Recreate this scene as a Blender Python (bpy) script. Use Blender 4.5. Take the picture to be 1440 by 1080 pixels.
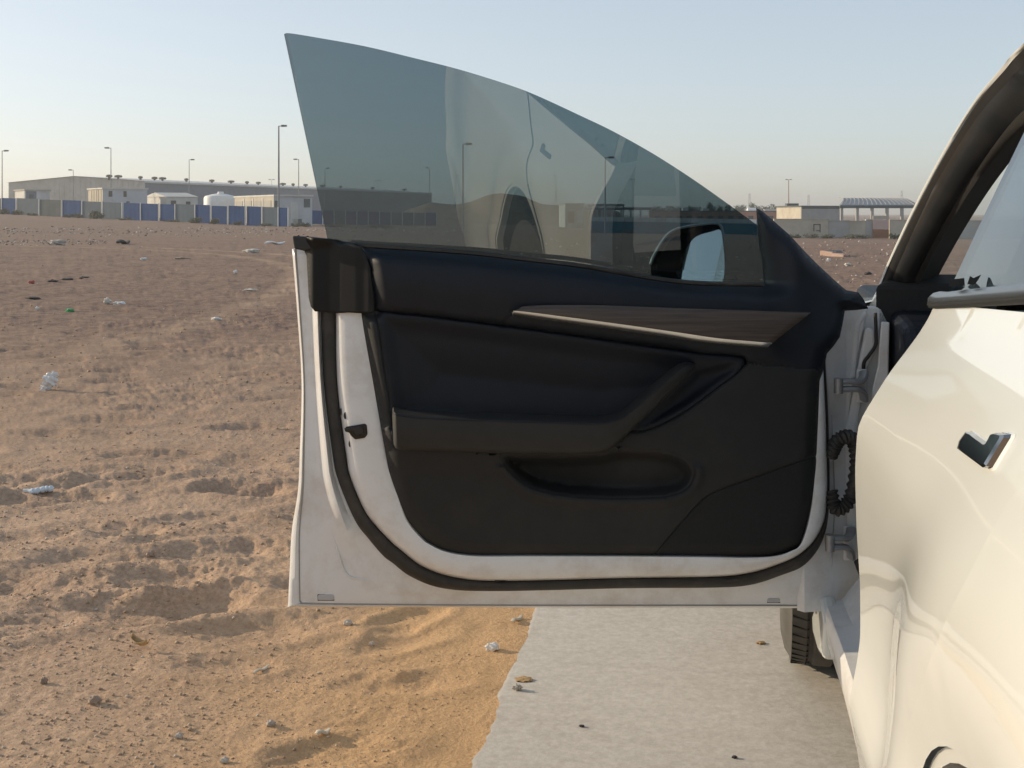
import bpy, math, random
import numpy as np
from mathutils import Vector, Matrix
from mathutils.geometry import delaunay_2d_cdt

random.seed(7)
rng = np.random.default_rng(7)
SC = bpy.context.scene
COL = SC.collection
for o in list(bpy.data.objects):
    bpy.data.objects.remove(o, do_unlink=True)

# ------------------------------------------------------------------ camera
F, CX, HY, H = 1613.0, 720.0, 300.0, 1.07        # focal (px of a 1440 wide frame), axis, eye height
cam = bpy.data.cameras.new('camera')
cam.sensor_width = 36.0
cam.lens = F / 1440 * 36
cam.shift_y = -(540 - HY) / 1440
cam.clip_start = 0.05
cam.clip_end = 20000
camo = bpy.data.objects.new('camera', cam)
camo.location = (0, 0, H)
camo.rotation_euler = (math.pi / 2, 0, 0)
COL.objects.link(camo)
SC.camera = camo

# ------------------------------------------------------------------ light
SUN_AZ, SUN_EL = math.radians(19), math.radians(14.5)   # azimuth: from the left, this much ahead
sdir = Vector((-math.cos(SUN_AZ) * math.cos(SUN_EL), math.sin(SUN_AZ) * math.cos(SUN_EL), math.sin(SUN_EL)))
world = bpy.data.worlds.new('World')
SC.world = world
world.use_nodes = True
nt = world.node_tree
nt.nodes.clear()
wo = nt.nodes.new('ShaderNodeOutputWorld')
bg = nt.nodes.new('ShaderNodeBackground')
sky = nt.nodes.new('ShaderNodeTexSky')
sky.sky_type = 'NISHITA'
sky.sun_disc = False
sky.sun_elevation = SUN_EL
sky.sun_rotation = math.atan2(sdir.x, sdir.y)
sky.air_density = 0.8
sky.dust_density = 1.0
sky.ozone_density = 1.8
gmn = nt.nodes.new('ShaderNodeGamma')          # soft contrast of a hazy evening sky
gmn.inputs['Gamma'].default_value = 0.5
hs = nt.nodes.new('ShaderNodeHueSaturation')
hs.inputs['Saturation'].default_value = 0.85
hs.inputs['Value'].default_value = 2.42
bg.inputs['Strength'].default_value = 0.12
nt.links.new(sky.outputs[0], gmn.inputs['Color'])
nt.links.new(gmn.outputs[0], hs.inputs['Color'])
nt.links.new(hs.outputs[0], bg.inputs['Color'])
nt.links.new(bg.outputs[0], wo.inputs[0])
sun = bpy.data.lights.new('sun', 'SUN')
sun.energy = 3.5
sun.angle = math.radians(0.6)
sun.color = (1.0, 0.83, 0.60)
suno = bpy.data.objects.new('sun', sun)
suno.rotation_euler = (-sdir).to_track_quat('-Z', 'Y').to_euler()
COL.objects.link(suno)
SC.view_settings.view_transform = 'Standard'
SC.view_settings.look = 'None'
SC.view_settings.exposure = 0.4
SC.view_settings.gamma = 1.0
SC.render.engine = 'CYCLES'
SC.cycles.use_denoising = True
SC.cycles.max_bounces = 10
SC.cycles.transparent_max_bounces = 16
SC.cycles.volume_bounces = 0
SC.cycles.caustics_reflective = True
SC.cycles.sample_clamp_indirect = 6


# ------------------------------------------------------------------ frames of reference
def P(px, py, Y):
    return Vector(((px - CX) / F * Y, Y, H - (py - HY) / F * Y))


VP = 980.0
YAW = math.atan((VP - CX) / F)
cs, sn = math.cos(YAW), math.sin(YAW)


def C(L, d, z):
    """car frame: L to the right of the eye, d forward along the car, z up"""
    return Vector((L * cs + d * sn, -L * sn + d * cs, z))


def CP(px, py, d):
    """point of the picture at the distance d along the car"""
    # solve for depth Y along the lens axis so that forward coordinate is d
    t = (px - CX) / F
    Y = d / (t * sn + cs)
    return P(px, py, Y)


Y0 = F / 728.0


def D(px, py, o):
    """point on the open door, o metres nearer than its reference plane"""
    return P(px, py, Y0 - o)


# ------------------------------------------------------------------ materials
def node_mat(name):
    m = bpy.data.materials.new(name)
    m.use_nodes = True
    n = m.node_tree
    return m, n, n.nodes['Principled BSDF']


def pmat(name, col, rough=0.6, metal=0.0, var=0.12, scale=8.0, bump=0.0, bscale=60.0, coat=0.0, spec=0.5,
         stain=None, stain_amt=0.0, stain_scale=3.0, sheen=0.0, detail=5.0):
    m, n, b = node_mat(name)
    L = n.links
    b.inputs['Roughness'].default_value = rough
    b.inputs['Metallic'].default_value = metal
    b.inputs['Specular IOR Level'].default_value = spec
    if coat:
        b.inputs['Coat Weight'].default_value = coat
        b.inputs['Coat Roughness'].default_value = 0.04
    if sheen:
        b.inputs['Sheen Weight'].default_value = sheen
        b.inputs['Sheen Roughness'].default_value = 0.4
    tc = n.nodes.new('ShaderNodeTexCoord')
    nz = n.nodes.new('ShaderNodeTexNoise')
    nz.inputs['Scale'].default_value = scale
    nz.inputs['Detail'].default_value = detail
    nz.inputs['Roughness'].default_value = 0.6
    L.new(tc.outputs['Object'], nz.inputs['Vector'])
    cr = n.nodes.new('ShaderNodeValToRGB')
    cr.color_ramp.elements[0].position = 0.3
    cr.color_ramp.elements[1].position = 0.7
    lo = [max(0, c * (1 - var)) for c in col]
    hi = [min(1, c * (1 + var)) for c in col]
    cr.color_ramp.elements[0].color = (*lo, 1)
    cr.color_ramp.elements[1].color = (*hi, 1)
    L.new(nz.outputs['Fac'], cr.inputs['Fac'])
    out = cr.outputs['Color']
    if stain is not None:
        n2 = n.nodes.new('ShaderNodeTexNoise')
        n2.inputs['Scale'].default_value = stain_scale
        n2.inputs['Detail'].default_value = 8
        n2.inputs['Roughness'].default_value = 0.7
        L.new(tc.outputs['Object'], n2.inputs['Vector'])
        r2 = n.nodes.new('ShaderNodeValToRGB')
        r2.color_ramp.elements[0].position = 0.48
        r2.color_ramp.elements[1].position = 0.72
        r2.color_ramp.elements[0].color = (0, 0, 0, 1)
        r2.color_ramp.elements[1].color = (stain_amt,) * 3 + (1,)
        L.new(n2.outputs['Fac'], r2.inputs['Fac'])
        mx = n.nodes.new('ShaderNodeMixRGB')
        mx.inputs['Color2'].default_value = (*stain, 1)
        L.new(r2.outputs['Color'], mx.inputs['Fac'])
        L.new(out, mx.inputs['Color1'])
        out = mx.outputs['Color']
    L.new(out, b.inputs['Base Color'])
    if bump:
        n3 = n.nodes.new('ShaderNodeTexNoise')
        n3.inputs['Scale'].default_value = bscale
        n3.inputs['Detail'].default_value = 6
        L.new(tc.outputs['Object'], n3.inputs['Vector'])
        bp = n.nodes.new('ShaderNodeBump')
        bp.inputs['Strength'].default_value = bump
        bp.inputs['Distance'].default_value = 0.01
        L.new(n3.outputs['Fac'], bp.inputs['Height'])
        L.new(bp.outputs['Normal'], b.inputs['Normal'])
    return m


def glass_mat(name, tint, ior=1.5, rough=0.0, refl=1.0):
    """pane of tinted glass: each face lets the tint through and mirrors by its Fresnel share"""
    m = bpy.data.materials.new(name)
    m.use_nodes = True
    n = m.node_tree
    n.nodes.clear()
    out = n.nodes.new('ShaderNodeOutputMaterial')
    tr = n.nodes.new('ShaderNodeBsdfTransparent')
    tr.inputs['Color'].default_value = (*tint, 1)
    gl = n.nodes.new('ShaderNodeBsdfGlossy')
    gl.inputs['Roughness'].default_value = rough
    gl.inputs['Color'].default_value = (refl, refl, refl, 1)
    # Schlick share of mirrored light, the same for both faces of the pane
    geo = n.nodes.new('ShaderNodeNewGeometry')
    dt = n.nodes.new('ShaderNodeVectorMath')
    dt.operation = 'DOT_PRODUCT'
    n.links.new(geo.outputs['Incoming'], dt.inputs[0])
    n.links.new(geo.outputs['Normal'], dt.inputs[1])

    def math_node(op, a_, b_):
        q = n.nodes.new('ShaderNodeMath')
        q.operation = op
        for i_, w_ in enumerate((a_, b_)):
            if w_ is None:
                continue
            if hasattr(w_, 'links'):
                n.links.new(w_, q.inputs[i_])
            else:
                q.inputs[i_].default_value = w_
        return q.outputs[0]
    f0 = ((ior - 1) / (ior + 1)) ** 2
    c1 = math_node('SUBTRACT', 1.0, math_node('ABSOLUTE', dt.outputs['Value'], None))
    fr = math_node('ADD', math_node('MULTIPLY', math_node('POWER', c1, 5.0), 1 - f0), f0)
    mx = n.nodes.new('ShaderNodeMixShader')
    n.links.new(fr, mx.inputs[0])
    n.links.new(tr.outputs[0], mx.inputs[1])
    n.links.new(gl.outputs[0], mx.inputs[2])
    n.links.new(mx.outputs[0], out.inputs[0])
    return m


M = {}
M['paint'] = pmat('white_car_paint', (0.69, 0.70, 0.66), 0.35, var=0.015, scale=3, coat=1.0, spec=0.4)
M['jamb'] = pmat('white_jamb_paint', (0.76, 0.76, 0.75), 0.30, var=0.03, scale=6, coat=0.5, stain=(0.42, 0.34, 0.25),
                 stain_amt=0.5, stain_scale=8)
M['rubber'] = pmat('black_rubber', (0.028, 0.026, 0.023), 0.62, var=0.3, scale=20, stain=(0.16, 0.13, 0.10), stain_amt=0.35,
                   stain_scale=9)
M['lip_rubber'] = pmat('clean_black_rubber', (0.012, 0.012, 0.012), 0.5, var=0.2, scale=20)
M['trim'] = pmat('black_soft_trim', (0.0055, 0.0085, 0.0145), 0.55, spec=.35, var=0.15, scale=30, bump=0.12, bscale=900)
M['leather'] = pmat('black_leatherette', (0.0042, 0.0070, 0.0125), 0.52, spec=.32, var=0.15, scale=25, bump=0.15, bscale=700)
M['lower'] = pmat('charcoal_hard_plastic', (0.0185, 0.019, 0.0195), 0.66, spec=.35, var=0.12, scale=30, bump=0.15, bscale=1100,
                  stain=(0.05, 0.044, 0.037), stain_amt=0.35, stain_scale=6)
M['armrest'] = pmat('charcoal_armrest_skin', (0.022, 0.0222, 0.0218), 0.62, var=0.1, scale=30, bump=0.12, bscale=900, spec=.4)
M['carpet'] = pmat('black_speaker_cloth', (0.013, 0.014, 0.0145), 0.9, var=0.2, scale=200, bump=0.2, bscale=1500)
M['rail_satin'] = pmat('satin_grey_rail', (0.20, 0.21, 0.22), 0.35, metal=0.5, var=0.05)
M['mirror_rim'] = pmat('grey_mirror_rim', (.55, .56, .55), .35, var=.05)
M['gloss_black'] = pmat('gloss_black', (0.012, 0.012, 0.013), 0.12, var=0.1)
M['black_plastic'] = pmat('black_plastic', (0.018, 0.018, 0.018), 0.45, var=0.2, scale=30)
M['headliner'] = pmat('dark_brown_fabric', (0.022, 0.021, 0.020), 0.85, var=0.15, scale=80, bump=0.2, bscale=600)
M['pillar_rubber'] = pmat('dusty_pillar_rubber', (0.019, 0.020, 0.021), 0.42, var=0.2, scale=14, stain=(0.06, 0.055, 0.045),
                          stain_amt=0.3, stain_scale=7)
M['metal'] = pmat('brushed_aluminium', (0.86, 0.86, 0.84), 0.36, metal=1.0, var=0.05, scale=40)
M['chrome_dark'] = pmat('dark_chrome', (0.36, 0.36, 0.35), 0.14, metal=1.0, var=0.03)
M['steel'] = pmat('grey_steel', (0.34, 0.34, 0.34), 0.4, metal=0.4, var=0.15, scale=30)
M['mirror'] = pmat('mirror_glass', (0.86, 0.90, 0.90), 0.02, metal=1.0, var=0.01, stain=(0.6, 0.6, 0.55), stain_amt=0.15,
                   stain_scale=60)
M['tyre'] = pmat('tyre_rubber', (0.060, 0.056, 0.050), 0.75, var=0.2, scale=20, stain=(0.15, 0.125, 0.10), stain_amt=0.3, stain_scale=9)
M['rim'] = pmat('rim_alloy', (0.42, 0.42, 0.42), 0.35, metal=0.8, var=0.08)
M['reflector'] = pmat('red_reflector', (0.16, 0.05, 0.045), 0.3, var=0.1)
M['door_glass'] = glass_mat('tinted_door_glass', (0.395, 0.475, 0.51), 1.9)
M['rear_glass'] = glass_mat('tinted_rear_glass', (0.45, 0.50, 0.51), 1.6)
M['wind_glass'] = glass_mat('clear_windscreen', (0.88, 0.91, 0.90), 1.5)
M['glass_edge'] = pmat('ground_glass_edge', (0.10, 0.13, 0.13), 0.25, var=0.1)
M['roof_glass'] = pmat('black_roof_glass', (0.01, 0.01, 0.012), 0.05, var=0.05)


def wood_mat():
    m, n, b = node_mat('dark_walnut')
    tc = n.nodes.new('ShaderNodeTexCoord')
    mp = n.nodes.new('ShaderNodeMapping')
    mp.inputs['Scale'].default_value = (3, 3, 90)
    mp.inputs['Rotation'].default_value = (0, math.radians(6), 0)
    nz = n.nodes.new('ShaderNodeTexNoise')
    nz.inputs['Scale'].default_value = 3.0
    nz.inputs['Detail'].default_value = 7
    nz.inputs['Distortion'].default_value = 0.6
    cr = n.nodes.new('ShaderNodeValToRGB')
    cr.color_ramp.elements[0].position = 0.3
    cr.color_ramp.elements[0].color = (0.044, 0.033, 0.027, 1)
    cr.color_ramp.elements[1].position = 0.75
    cr.color_ramp.elements[1].color = (0.100, 0.076, 0.060, 1)
    n.links.new(tc.outputs['Object'], mp.inputs[0])
    n.links.new(mp.outputs[0], nz.inputs['Vector'])
    n.links.new(nz.outputs['Fac'], cr.inputs[0])
    n.links.new(cr.outputs[0], b.inputs['Base Color'])
    b.inputs['Roughness'].default_value = 0.5
    return m


M['wood'] = wood_mat()


# ------------------------------------------------------------------ mesh helpers
class MB:
    def __init__(s):
        s.v, s.f, s.mi, s.uv = [], [], [], 0

    def add(s, verts, faces, mi=0):
        b = len(s.v)
        s.v += [tuple(p) for p in verts]
        s.f += [tuple(i + b for i in f) for f in faces]
        s.mi += [mi] * len(faces)
        return s

    def box(s, lo, hi, mi=0):
        (x0, y0, z0), (x1, y1, z1) = lo, hi
        return s.hexa([(x0, y0, z0), (x1, y0, z0), (x1, y1, z0), (x0, y1, z0)],
                      [(x0, y0, z1), (x1, y0, z1), (x1, y1, z1), (x0, y1, z1)], mi)

    def hexa(s, bot, top, mi=0):
        v = list(bot) + list(top)
        n = len(bot)
        f = [tuple(range(n - 1, -1, -1)), tuple(range(n, 2 * n))]
        f += [(i, (i + 1) % n, n + (i + 1) % n, n + i) for i in range(n)]
        return s.add(v, f, mi)

    def tube(s, pts, r, seg=10, mi=0, caps=True, flat=1.0):
        pts = [Vector(p) for p in pts]
        n = len(pts)
        rr = r if hasattr(r, '__len__') else [r] * n
        rings = []
        up0 = None
        for i in range(n):
            t = (pts[min(i + 1, n - 1)] - pts[max(i - 1, 0)])
            if t.length < 1e-9:
                t = Vector((0, 0, 1))
            t.normalize()
            if up0 is None:
                a = Vector((0, 0, 1)) if abs(t.z) < 0.9 else Vector((0, 1, 0))
            else:
                a = up0
            u = (a - t * a.dot(t))
            if u.length < 1e-6:
                u = t.orthogonal()
            u.normalize()
            up0 = u
            w = t.cross(u)
            rings.append([pts[i] + u * (rr[i] * math.cos(2 * math.pi * k / seg)) + w * (rr[i] * flat * math.sin(2 * math.pi * k / seg))
                          for k in range(seg)])
        v = [p for ring in rings for p in ring]
        f = []
        for i in range(n - 1):
            for k in range(seg):
                f.append((i * seg + k, i * seg + (k + 1) % seg, (i + 1) * seg + (k + 1) % seg, (i + 1) * seg + k))
        if caps:
            f.append(tuple(range(seg - 1, -1, -1)))
            f.append(tuple((n - 1) * seg + k for k in range(seg)))
        return s.add(v, f, mi)

    def grid(s, rows, mi=0, flip=False):
        """rows: list of equally long rows of points"""
        n, m = len(rows), len(rows[0])
        v = [p for r in rows for p in r]
        f = []
        for i in range(n - 1):
            for j in range(m - 1):
                q = (i * m + j, i * m + j + 1, (i + 1) * m + j + 1, (i + 1) * m + j)
                f.append(q[::-1] if flip else q)
        return s.add(v, f, mi)

    def prism(s, poly_front, poly_back, mi=0):
        return s.hexa(poly_back, poly_front, mi)

    def lathe(s, prof, origin, axis, seg=32, mi=0):
        """prof: (radius, along-axis) pairs"""
        axis = Vector(axis).normalized()
        u = axis.orthogonal().normalized()
        w = axis.cross(u)
        o = Vector(origin)
        v, f = [], []
        for r, a in prof:
            for k in range(seg):
                t = 2 * math.pi * k / seg
                v.append(o + axis * a + u * (r * math.cos(t)) + w * (r * math.sin(t)))
        for i in range(len(prof) - 1):
            for k in range(seg):
                f.append((i * seg + k, i * seg + (k + 1) % seg, (i + 1) * seg + (k + 1) % seg, (i + 1) * seg + k))
        return s.add(v, f, mi)

    def build(s, name, mat, parent=None, smooth=None, label=None, cat=None, group=None, kind=None, weld=False, recalc=True):
        off = Vector((0, 0, 0))
        if parent is not None:
            q = parent
            while q is not None:
                off += q.location
                q = q.parent
        me = bpy.data.meshes.new(name)
        me.from_pydata([(x - off.x, y - off.y, z - off.z) for x, y, z in s.v], [], s.f)
        mats = mat if isinstance(mat, (list, tuple)) else [mat]
        for m_ in mats:
            me.materials.append(m_ if not isinstance(m_, str) else M[m_])
        if len(mats) > 1:
            me.polygons.foreach_set('material_index', s.mi)
        if recalc or weld:
            import bmesh
            bm = bmesh.new()
            bm.from_mesh(me)
            if weld:
                bmesh.ops.remove_doubles(bm, verts=bm.verts, dist=1e-5)
            bmesh.ops.recalc_face_normals(bm, faces=bm.faces)
            bm.to_mesh(me)
            bm.free()
        if smooth is not None:
            me.polygons.foreach_set('use_smooth', [True] * len(me.polygons))
            if smooth < 179:
                me.set_sharp_from_angle(angle=math.radians(smooth))
        me.update()
        o = bpy.data.objects.new(name, me)
        COL.objects.link(o)
        if parent is not None:
            o.parent = parent
        tag(o, label, cat, group, kind)
        return o


def tag(o, label=None, cat=None, group=None, kind=None):
    if label:
        o['label'] = label
    if cat:
        o['category'] = cat
    if group:
        o['group'] = group
    if kind:
        o['kind'] = kind
    return o


def empty(name, loc, label=None, cat=None, group=None, kind=None):
    o = bpy.data.objects.new(name, None)
    o.location = loc
    o.empty_display_size = 0.1
    COL.objects.link(o)
    return tag(o, label, cat, group, kind)


def copy_tree(o, parent=None):
    c = o.copy()
    COL.objects.link(c)
    c.parent = parent
    for ch in list(o.children):
        copy_tree(ch, c)
    return c


def mod_bevel(o, w, seg=2, ang=40):
    b = o.modifiers.new('bevel', 'BEVEL')
    b.width = w
    b.segments = seg
    b.limit_method = 'ANGLE'
    b.angle_limit = math.radians(ang)
    return o


def mod_solid(o, t, off=-1):
    b = o.modifiers.new('solid', 'SOLIDIFY')
    b.thickness = t
    b.offset = off
    return o


def spline(keys, per=6):
    """Catmull-Rom through the keys, per samples between two of them"""
    k = np.array([tuple(p) for p in keys], float)
    k = np.vstack([2 * k[0] - k[1], k, 2 * k[-1] - k[-2]])
    out = []
    for i in range(1, len(k) - 2):
        p0, p1, p2, p3 = k[i - 1], k[i], k[i + 1], k[i + 2]
        for j in range(per):
            t = j / per
            out.append(0.5 * ((2 * p1) + (-p0 + p2) * t + (2 * p0 - 5 * p1 + 4 * p2 - p3) * t * t + (-p0 + 3 * p1 - 3 * p2 + p3) * t ** 3))
    out.append(k[-2])
    return np.array(out)


def dens(poly, step, closed=True):
    p = np.array(poly, float)
    out = []
    n = len(p)
    for i in range(n if closed else n - 1):
        a, b = p[i], p[(i + 1) % n]
        m = max(1, int(math.hypot(*(b - a)) / step))
        for j in range(m):
            out.append(a + (b - a) * j / m)
    if not closed:
        out.append(p[-1])
    return np.array(out)


def inside(poly, pts):
    p = np.asarray(poly, float)
    x, y = pts[:, 0], pts[:, 1]
    res = np.zeros(len(pts), bool)
    n = len(p)
    j = n - 1
    for i in range(n):
        xi, yi, xj, yj = p[i, 0], p[i, 1], p[j, 0], p[j, 1]
        c = ((yi > y) != (yj > y)) & (x < (xj - xi) * (y - yi) / (yj - yi + 1e-12) + xi)
        res ^= c
        j = i
    return res


def pdist(line, pts, closed=False):
    p = np.asarray(line, float)
    n = len(p)
    best = np.full(len(pts), 1e9)
    for i in range(n if closed else n - 1):
        a, b = p[i], p[(i + 1) % n]
        ab = b - a
        t = np.clip(((pts - a) @ ab) / (ab @ ab + 1e-12), 0, 1)
        q = pts - (a + t[:, None] * ab)
        best = np.minimum(best, np.hypot(q[:, 0], q[:, 1]))
    return best


def sdf(poly, pts):
    d = pdist(poly, pts, True)
    return np.where(inside(poly, pts), d, -d)


def sst(a, b, x):
    t = np.clip((x - a) / (b - a), 0, 1)
    return t * t * (3 - 2 * t)


def cdt(outline, step, lines=(), holes=(), bstep=None):
    """triangulate the inside of an outline with an even field of points; returns pts (n,2), tris"""
    bstep = bstep or step
    pts, edges = [], []

    def add_line(l, closed):
        b = len(pts)
        pts.extend([tuple(q) for q in l])
        m = len(l)
        for i in range(m if closed else m - 1):
            edges.append((b + i, b + (i + 1) % m))

    o = dens(outline, bstep)
    add_line(o, True)
    hs_ = [dens(h_, bstep) for h_ in holes]
    for h_ in hs_:
        add_line(h_, True)
    for l, closed in lines:
        add_line(dens(l, bstep, closed), closed)
    lo, hi = o.min(0), o.max(0)
    gx, gy = np.meshgrid(np.arange(lo[0], hi[0], step), np.arange(lo[1], hi[1], step))
    gx = gx + (np.arange(gx.shape[0]) % 2)[:, None] * step * 0.5
    g = np.stack([gx.ravel(), gy.ravel()], 1)
    g = g[inside(o, g)]
    keep = pdist(o, g, True) > step * 0.45
    for h_ in hs_:
        keep &= ~inside(h_, g) & (pdist(h_, g, True) > step * 0.45)
    for l, closed in lines:
        keep &= pdist(l, g, closed) > step * 0.45
    pts.extend([tuple(q) for q in g[keep]])
    r = delaunay_2d_cdt([Vector(q) for q in pts], edges, [], 0, 1e-6)
    V = np.array([(q.x, q.y) for q in r[0]])
    T = np.array([f for f in r[2] if len(f) == 3])
    c = V[T].mean(1)
    ok = inside(o, c)
    for h_ in hs_:
        ok &= ~inside(h_, c)
    return V, T[ok], c[ok]


def pane(rows, thick):
    """a pane of glass from rows of points: two faces and a rim that keeps its own corners; rim faces take the second material"""
    R_ = [[Vector(p) for p in r] for r in rows]
    n, m = len(R_), len(R_[0])
    back = []
    for i in range(n):
        rb = []
        for j in range(m):
            du = R_[i][min(j + 1, m - 1)] - R_[i][max(j - 1, 0)]
            dv = R_[min(i + 1, n - 1)][j] - R_[max(i - 1, 0)][j]
            nn = du.cross(dv)
            nn.normalize()
            rb.append(R_[i][j] + nn * thick)
        back.append(rb)
    mb = MB()
    mb.grid(R_)
    mb.grid(back, flip=True)
    for a, b in ((R_[0], back[0]), (R_[-1], back[-1]), ([r[0] for r in R_], [r[0] for r in back]), ([r[-1] for r in R_], [r[-1] for r in back])):
        mb.grid([a, b], mi=1)
    return mb


# ------------------------------------------------------------------ noise on arrays
def _hash(ix, iy, s):
    h = (ix.astype(np.int64) * 374761393 + iy.astype(np.int64) * 668265263 + s * 974634777) & 0xFFFFFFFF
    h = ((h ^ (h >> 13)) * 1274126177) & 0xFFFFFFFF
    return ((h ^ (h >> 16)) & 0xFFFFFF) / float(0xFFFFFF)


def vnoise(x, y, s=0):
    ix, iy = np.floor(x), np.floor(y)
    fx, fy = x - ix, y - iy
    ux, uy = fx * fx * fx * (fx * (fx * 6 - 15) + 10), fy * fy * fy * (fy * (fy * 6 - 15) + 10)
    a, b = _hash(ix, iy, s), _hash(ix + 1, iy, s)
    c, d = _hash(ix, iy + 1, s), _hash(ix + 1, iy + 1, s)
    return (a + (b - a) * ux) * (1 - uy) + (c + (d - c) * ux) * uy


def fbm(x, y, octv=4, s=0, gain=0.5):
    t, a, n = 0, 1.0, 0
    for i in range(octv):
        t = t + a * (vnoise(x, y, s + i * 17) * 2 - 1)
        n += a
        a *= gain
        x, y = x * 2.03 + 11.3, y * 2.01 + 7.7
    return t / n

# ================================================================== GROUND
EDGE = -0.433          # left edge of the concrete, in the car's frame
PAD_D0, PAD_D1 = -40.0, 9.0


def terrain(X, Y):
    r = np.hypot(X, Y)
    t = np.interp(X, [-150, -76, -50, -29, 0, 36, 90], [2.4, 0.96, 0.05, -0.61, -1.25, -1.8, -2.0])
    return t * sst(14, 135, r) * sst(-20, 20, Y)


def zg(X, Y):
    return float(terrain(np.array([X]), np.array([Y]))[0])


def G(px, py):
    """ground point under a pixel"""
    Y = F * H / (py - HY)
    for _ in range(12):
        X = (px - CX) / F * Y
        Y = F * (H - zg(X, Y)) / (py - HY)
    X = (px - CX) / F * Y
    return Vector((X, Y, zg(X, Y)))


FEET = []
for (px, py, ang, sc) in [(300, 780, 20, 1.5), (215, 820, 10, 1.6), (330, 850, -10, 1.2), (120, 790, 0, 1.4), (260, 860, 30, 1.3),
                          (360, 885, 10, 1.2), (300, 940, 0, 0.8), (180, 750, 10, 1.2), (380, 735, 0, 1.1), (290, 730, 0, 1.1),
                          (60, 700, 0, 1.3), (30, 760, 20, 1.2), (240, 640, 0, 1.2), (160, 640, 0, 1.3), (320, 690, 0, 1.2),
                          (565, 900, 40, 0.9), (580, 870, 50, 0.8), (545, 965, 0, 0.8), (620, 955, 10, 0.7), (480, 1065, 10, 1.0),
                          (590, 1072, 0, 0.9), (350, 600, 0, 1.3), (250, 560, 0, 1.3), (150, 590, 0, 1.4), (60, 610, 0, 1.4)]:
    g = G(px, py)
    FEET.append((g.x, g.y, math.radians(ang), sc))
for i in range(420):
    r = 3.2 + 26 * random.random() ** 1.3
    a = random.uniform(-0.55, 0.35)
    x, y = r * math.sin(a), r * math.cos(a)
    if x * cs - y * sn > EDGE - 0.15 and x * sn + y * cs < PAD_D1 + 0.2:
        continue
    FEET.append((x, y, random.uniform(-0.5, 0.7), random.uniform(0.8, 1.5)))


def sand_height(X, Y, fine=True):
    r = np.hypot(X, Y)
    z = terrain(X, Y)
    Lc = X * cs - Y * sn
    dc = X * sn + Y * cs
    # distance from the pad, towards the open desert
    away = np.maximum(EDGE - Lc, dc - PAD_D1)
    calm = sst(0.0, 0.7, away)
    w1 = fbm(X * 0.9 + 3, Y * 0.9, 3, 1)
    wx, wy = X + .25 * fbm(X * 1.7, Y * 1.7, 2, 41), Y + .25 * fbm(X * 1.7 + 5, Y * 1.7, 2, 43)
    w2 = fbm(wx * 3.6, wy * 5.0, 4, 5)
    w3 = -np.abs(fbm(wx * 8.0, wy * 11.0, 3, 9)) * 2 + .6
    w4 = fbm(X * 30, Y * 34, 3, 13, 0.6)
    w5 = fbm(X * 70, Y * 60, 2, 19, 0.6)
    fade = 1 - sst(25, 120, r)
    amp = (0.22 + 0.62 * calm) * (.62 + .38 * sst(2.6, 5, r))
    rough_zone = sst(-0.15, 0.35, fbm(X * 0.9 + 9, Y * 0.9, 2, 31))
    z = z + amp * fade * (0.014 * w1 + (0.010 + .014 * sst(4, 11, r)) * w2 + 0.009 * rough_zone * w3 + (0.0036 + 0.0060 * rough_zone) * w4 + .0024 * w5)
    z = z + (1 - fade) * 0.12 * fbm(X * 0.15, Y * 0.15, 3, 21)
    for (fx, fy, ang, sc) in FEET:
        m = (np.abs(X - fx) < 0.5 * sc) & (np.abs(Y - fy) < 0.5 * sc)
        if not m.any():
            continue
        dx, dy = X[m] - fx, Y[m] - fy
        u = (dx * math.cos(ang) + dy * math.sin(ang)) / (0.17 * sc)
        v = (-dx * math.sin(ang) + dy * math.cos(ang)) / (0.085 * sc)
        q = np.sqrt(u * u + v * v) + 0.45 * w2[m] + .06 * w4[m]
        z[m] += -0.0115 * sc * (1 - sst(0.25, 1.05, q)) + 0.005 * sc * np.exp(-((q - 1.2) / 0.25) ** 2)
    # drift of fine sand, flush with the slab along its edge
    near = 1 - sst(0.0, 0.28, away)
    z = z * (1 - 0.75 * near) + (0.0015 + .007 * fbm(X * 7, Y * 7, 3, 71)) * near
    under = (away <= -.03) & (Lc < 9.0) & (dc > PAD_D0)
    z = np.where(under, -0.06, z)
    return z


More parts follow.
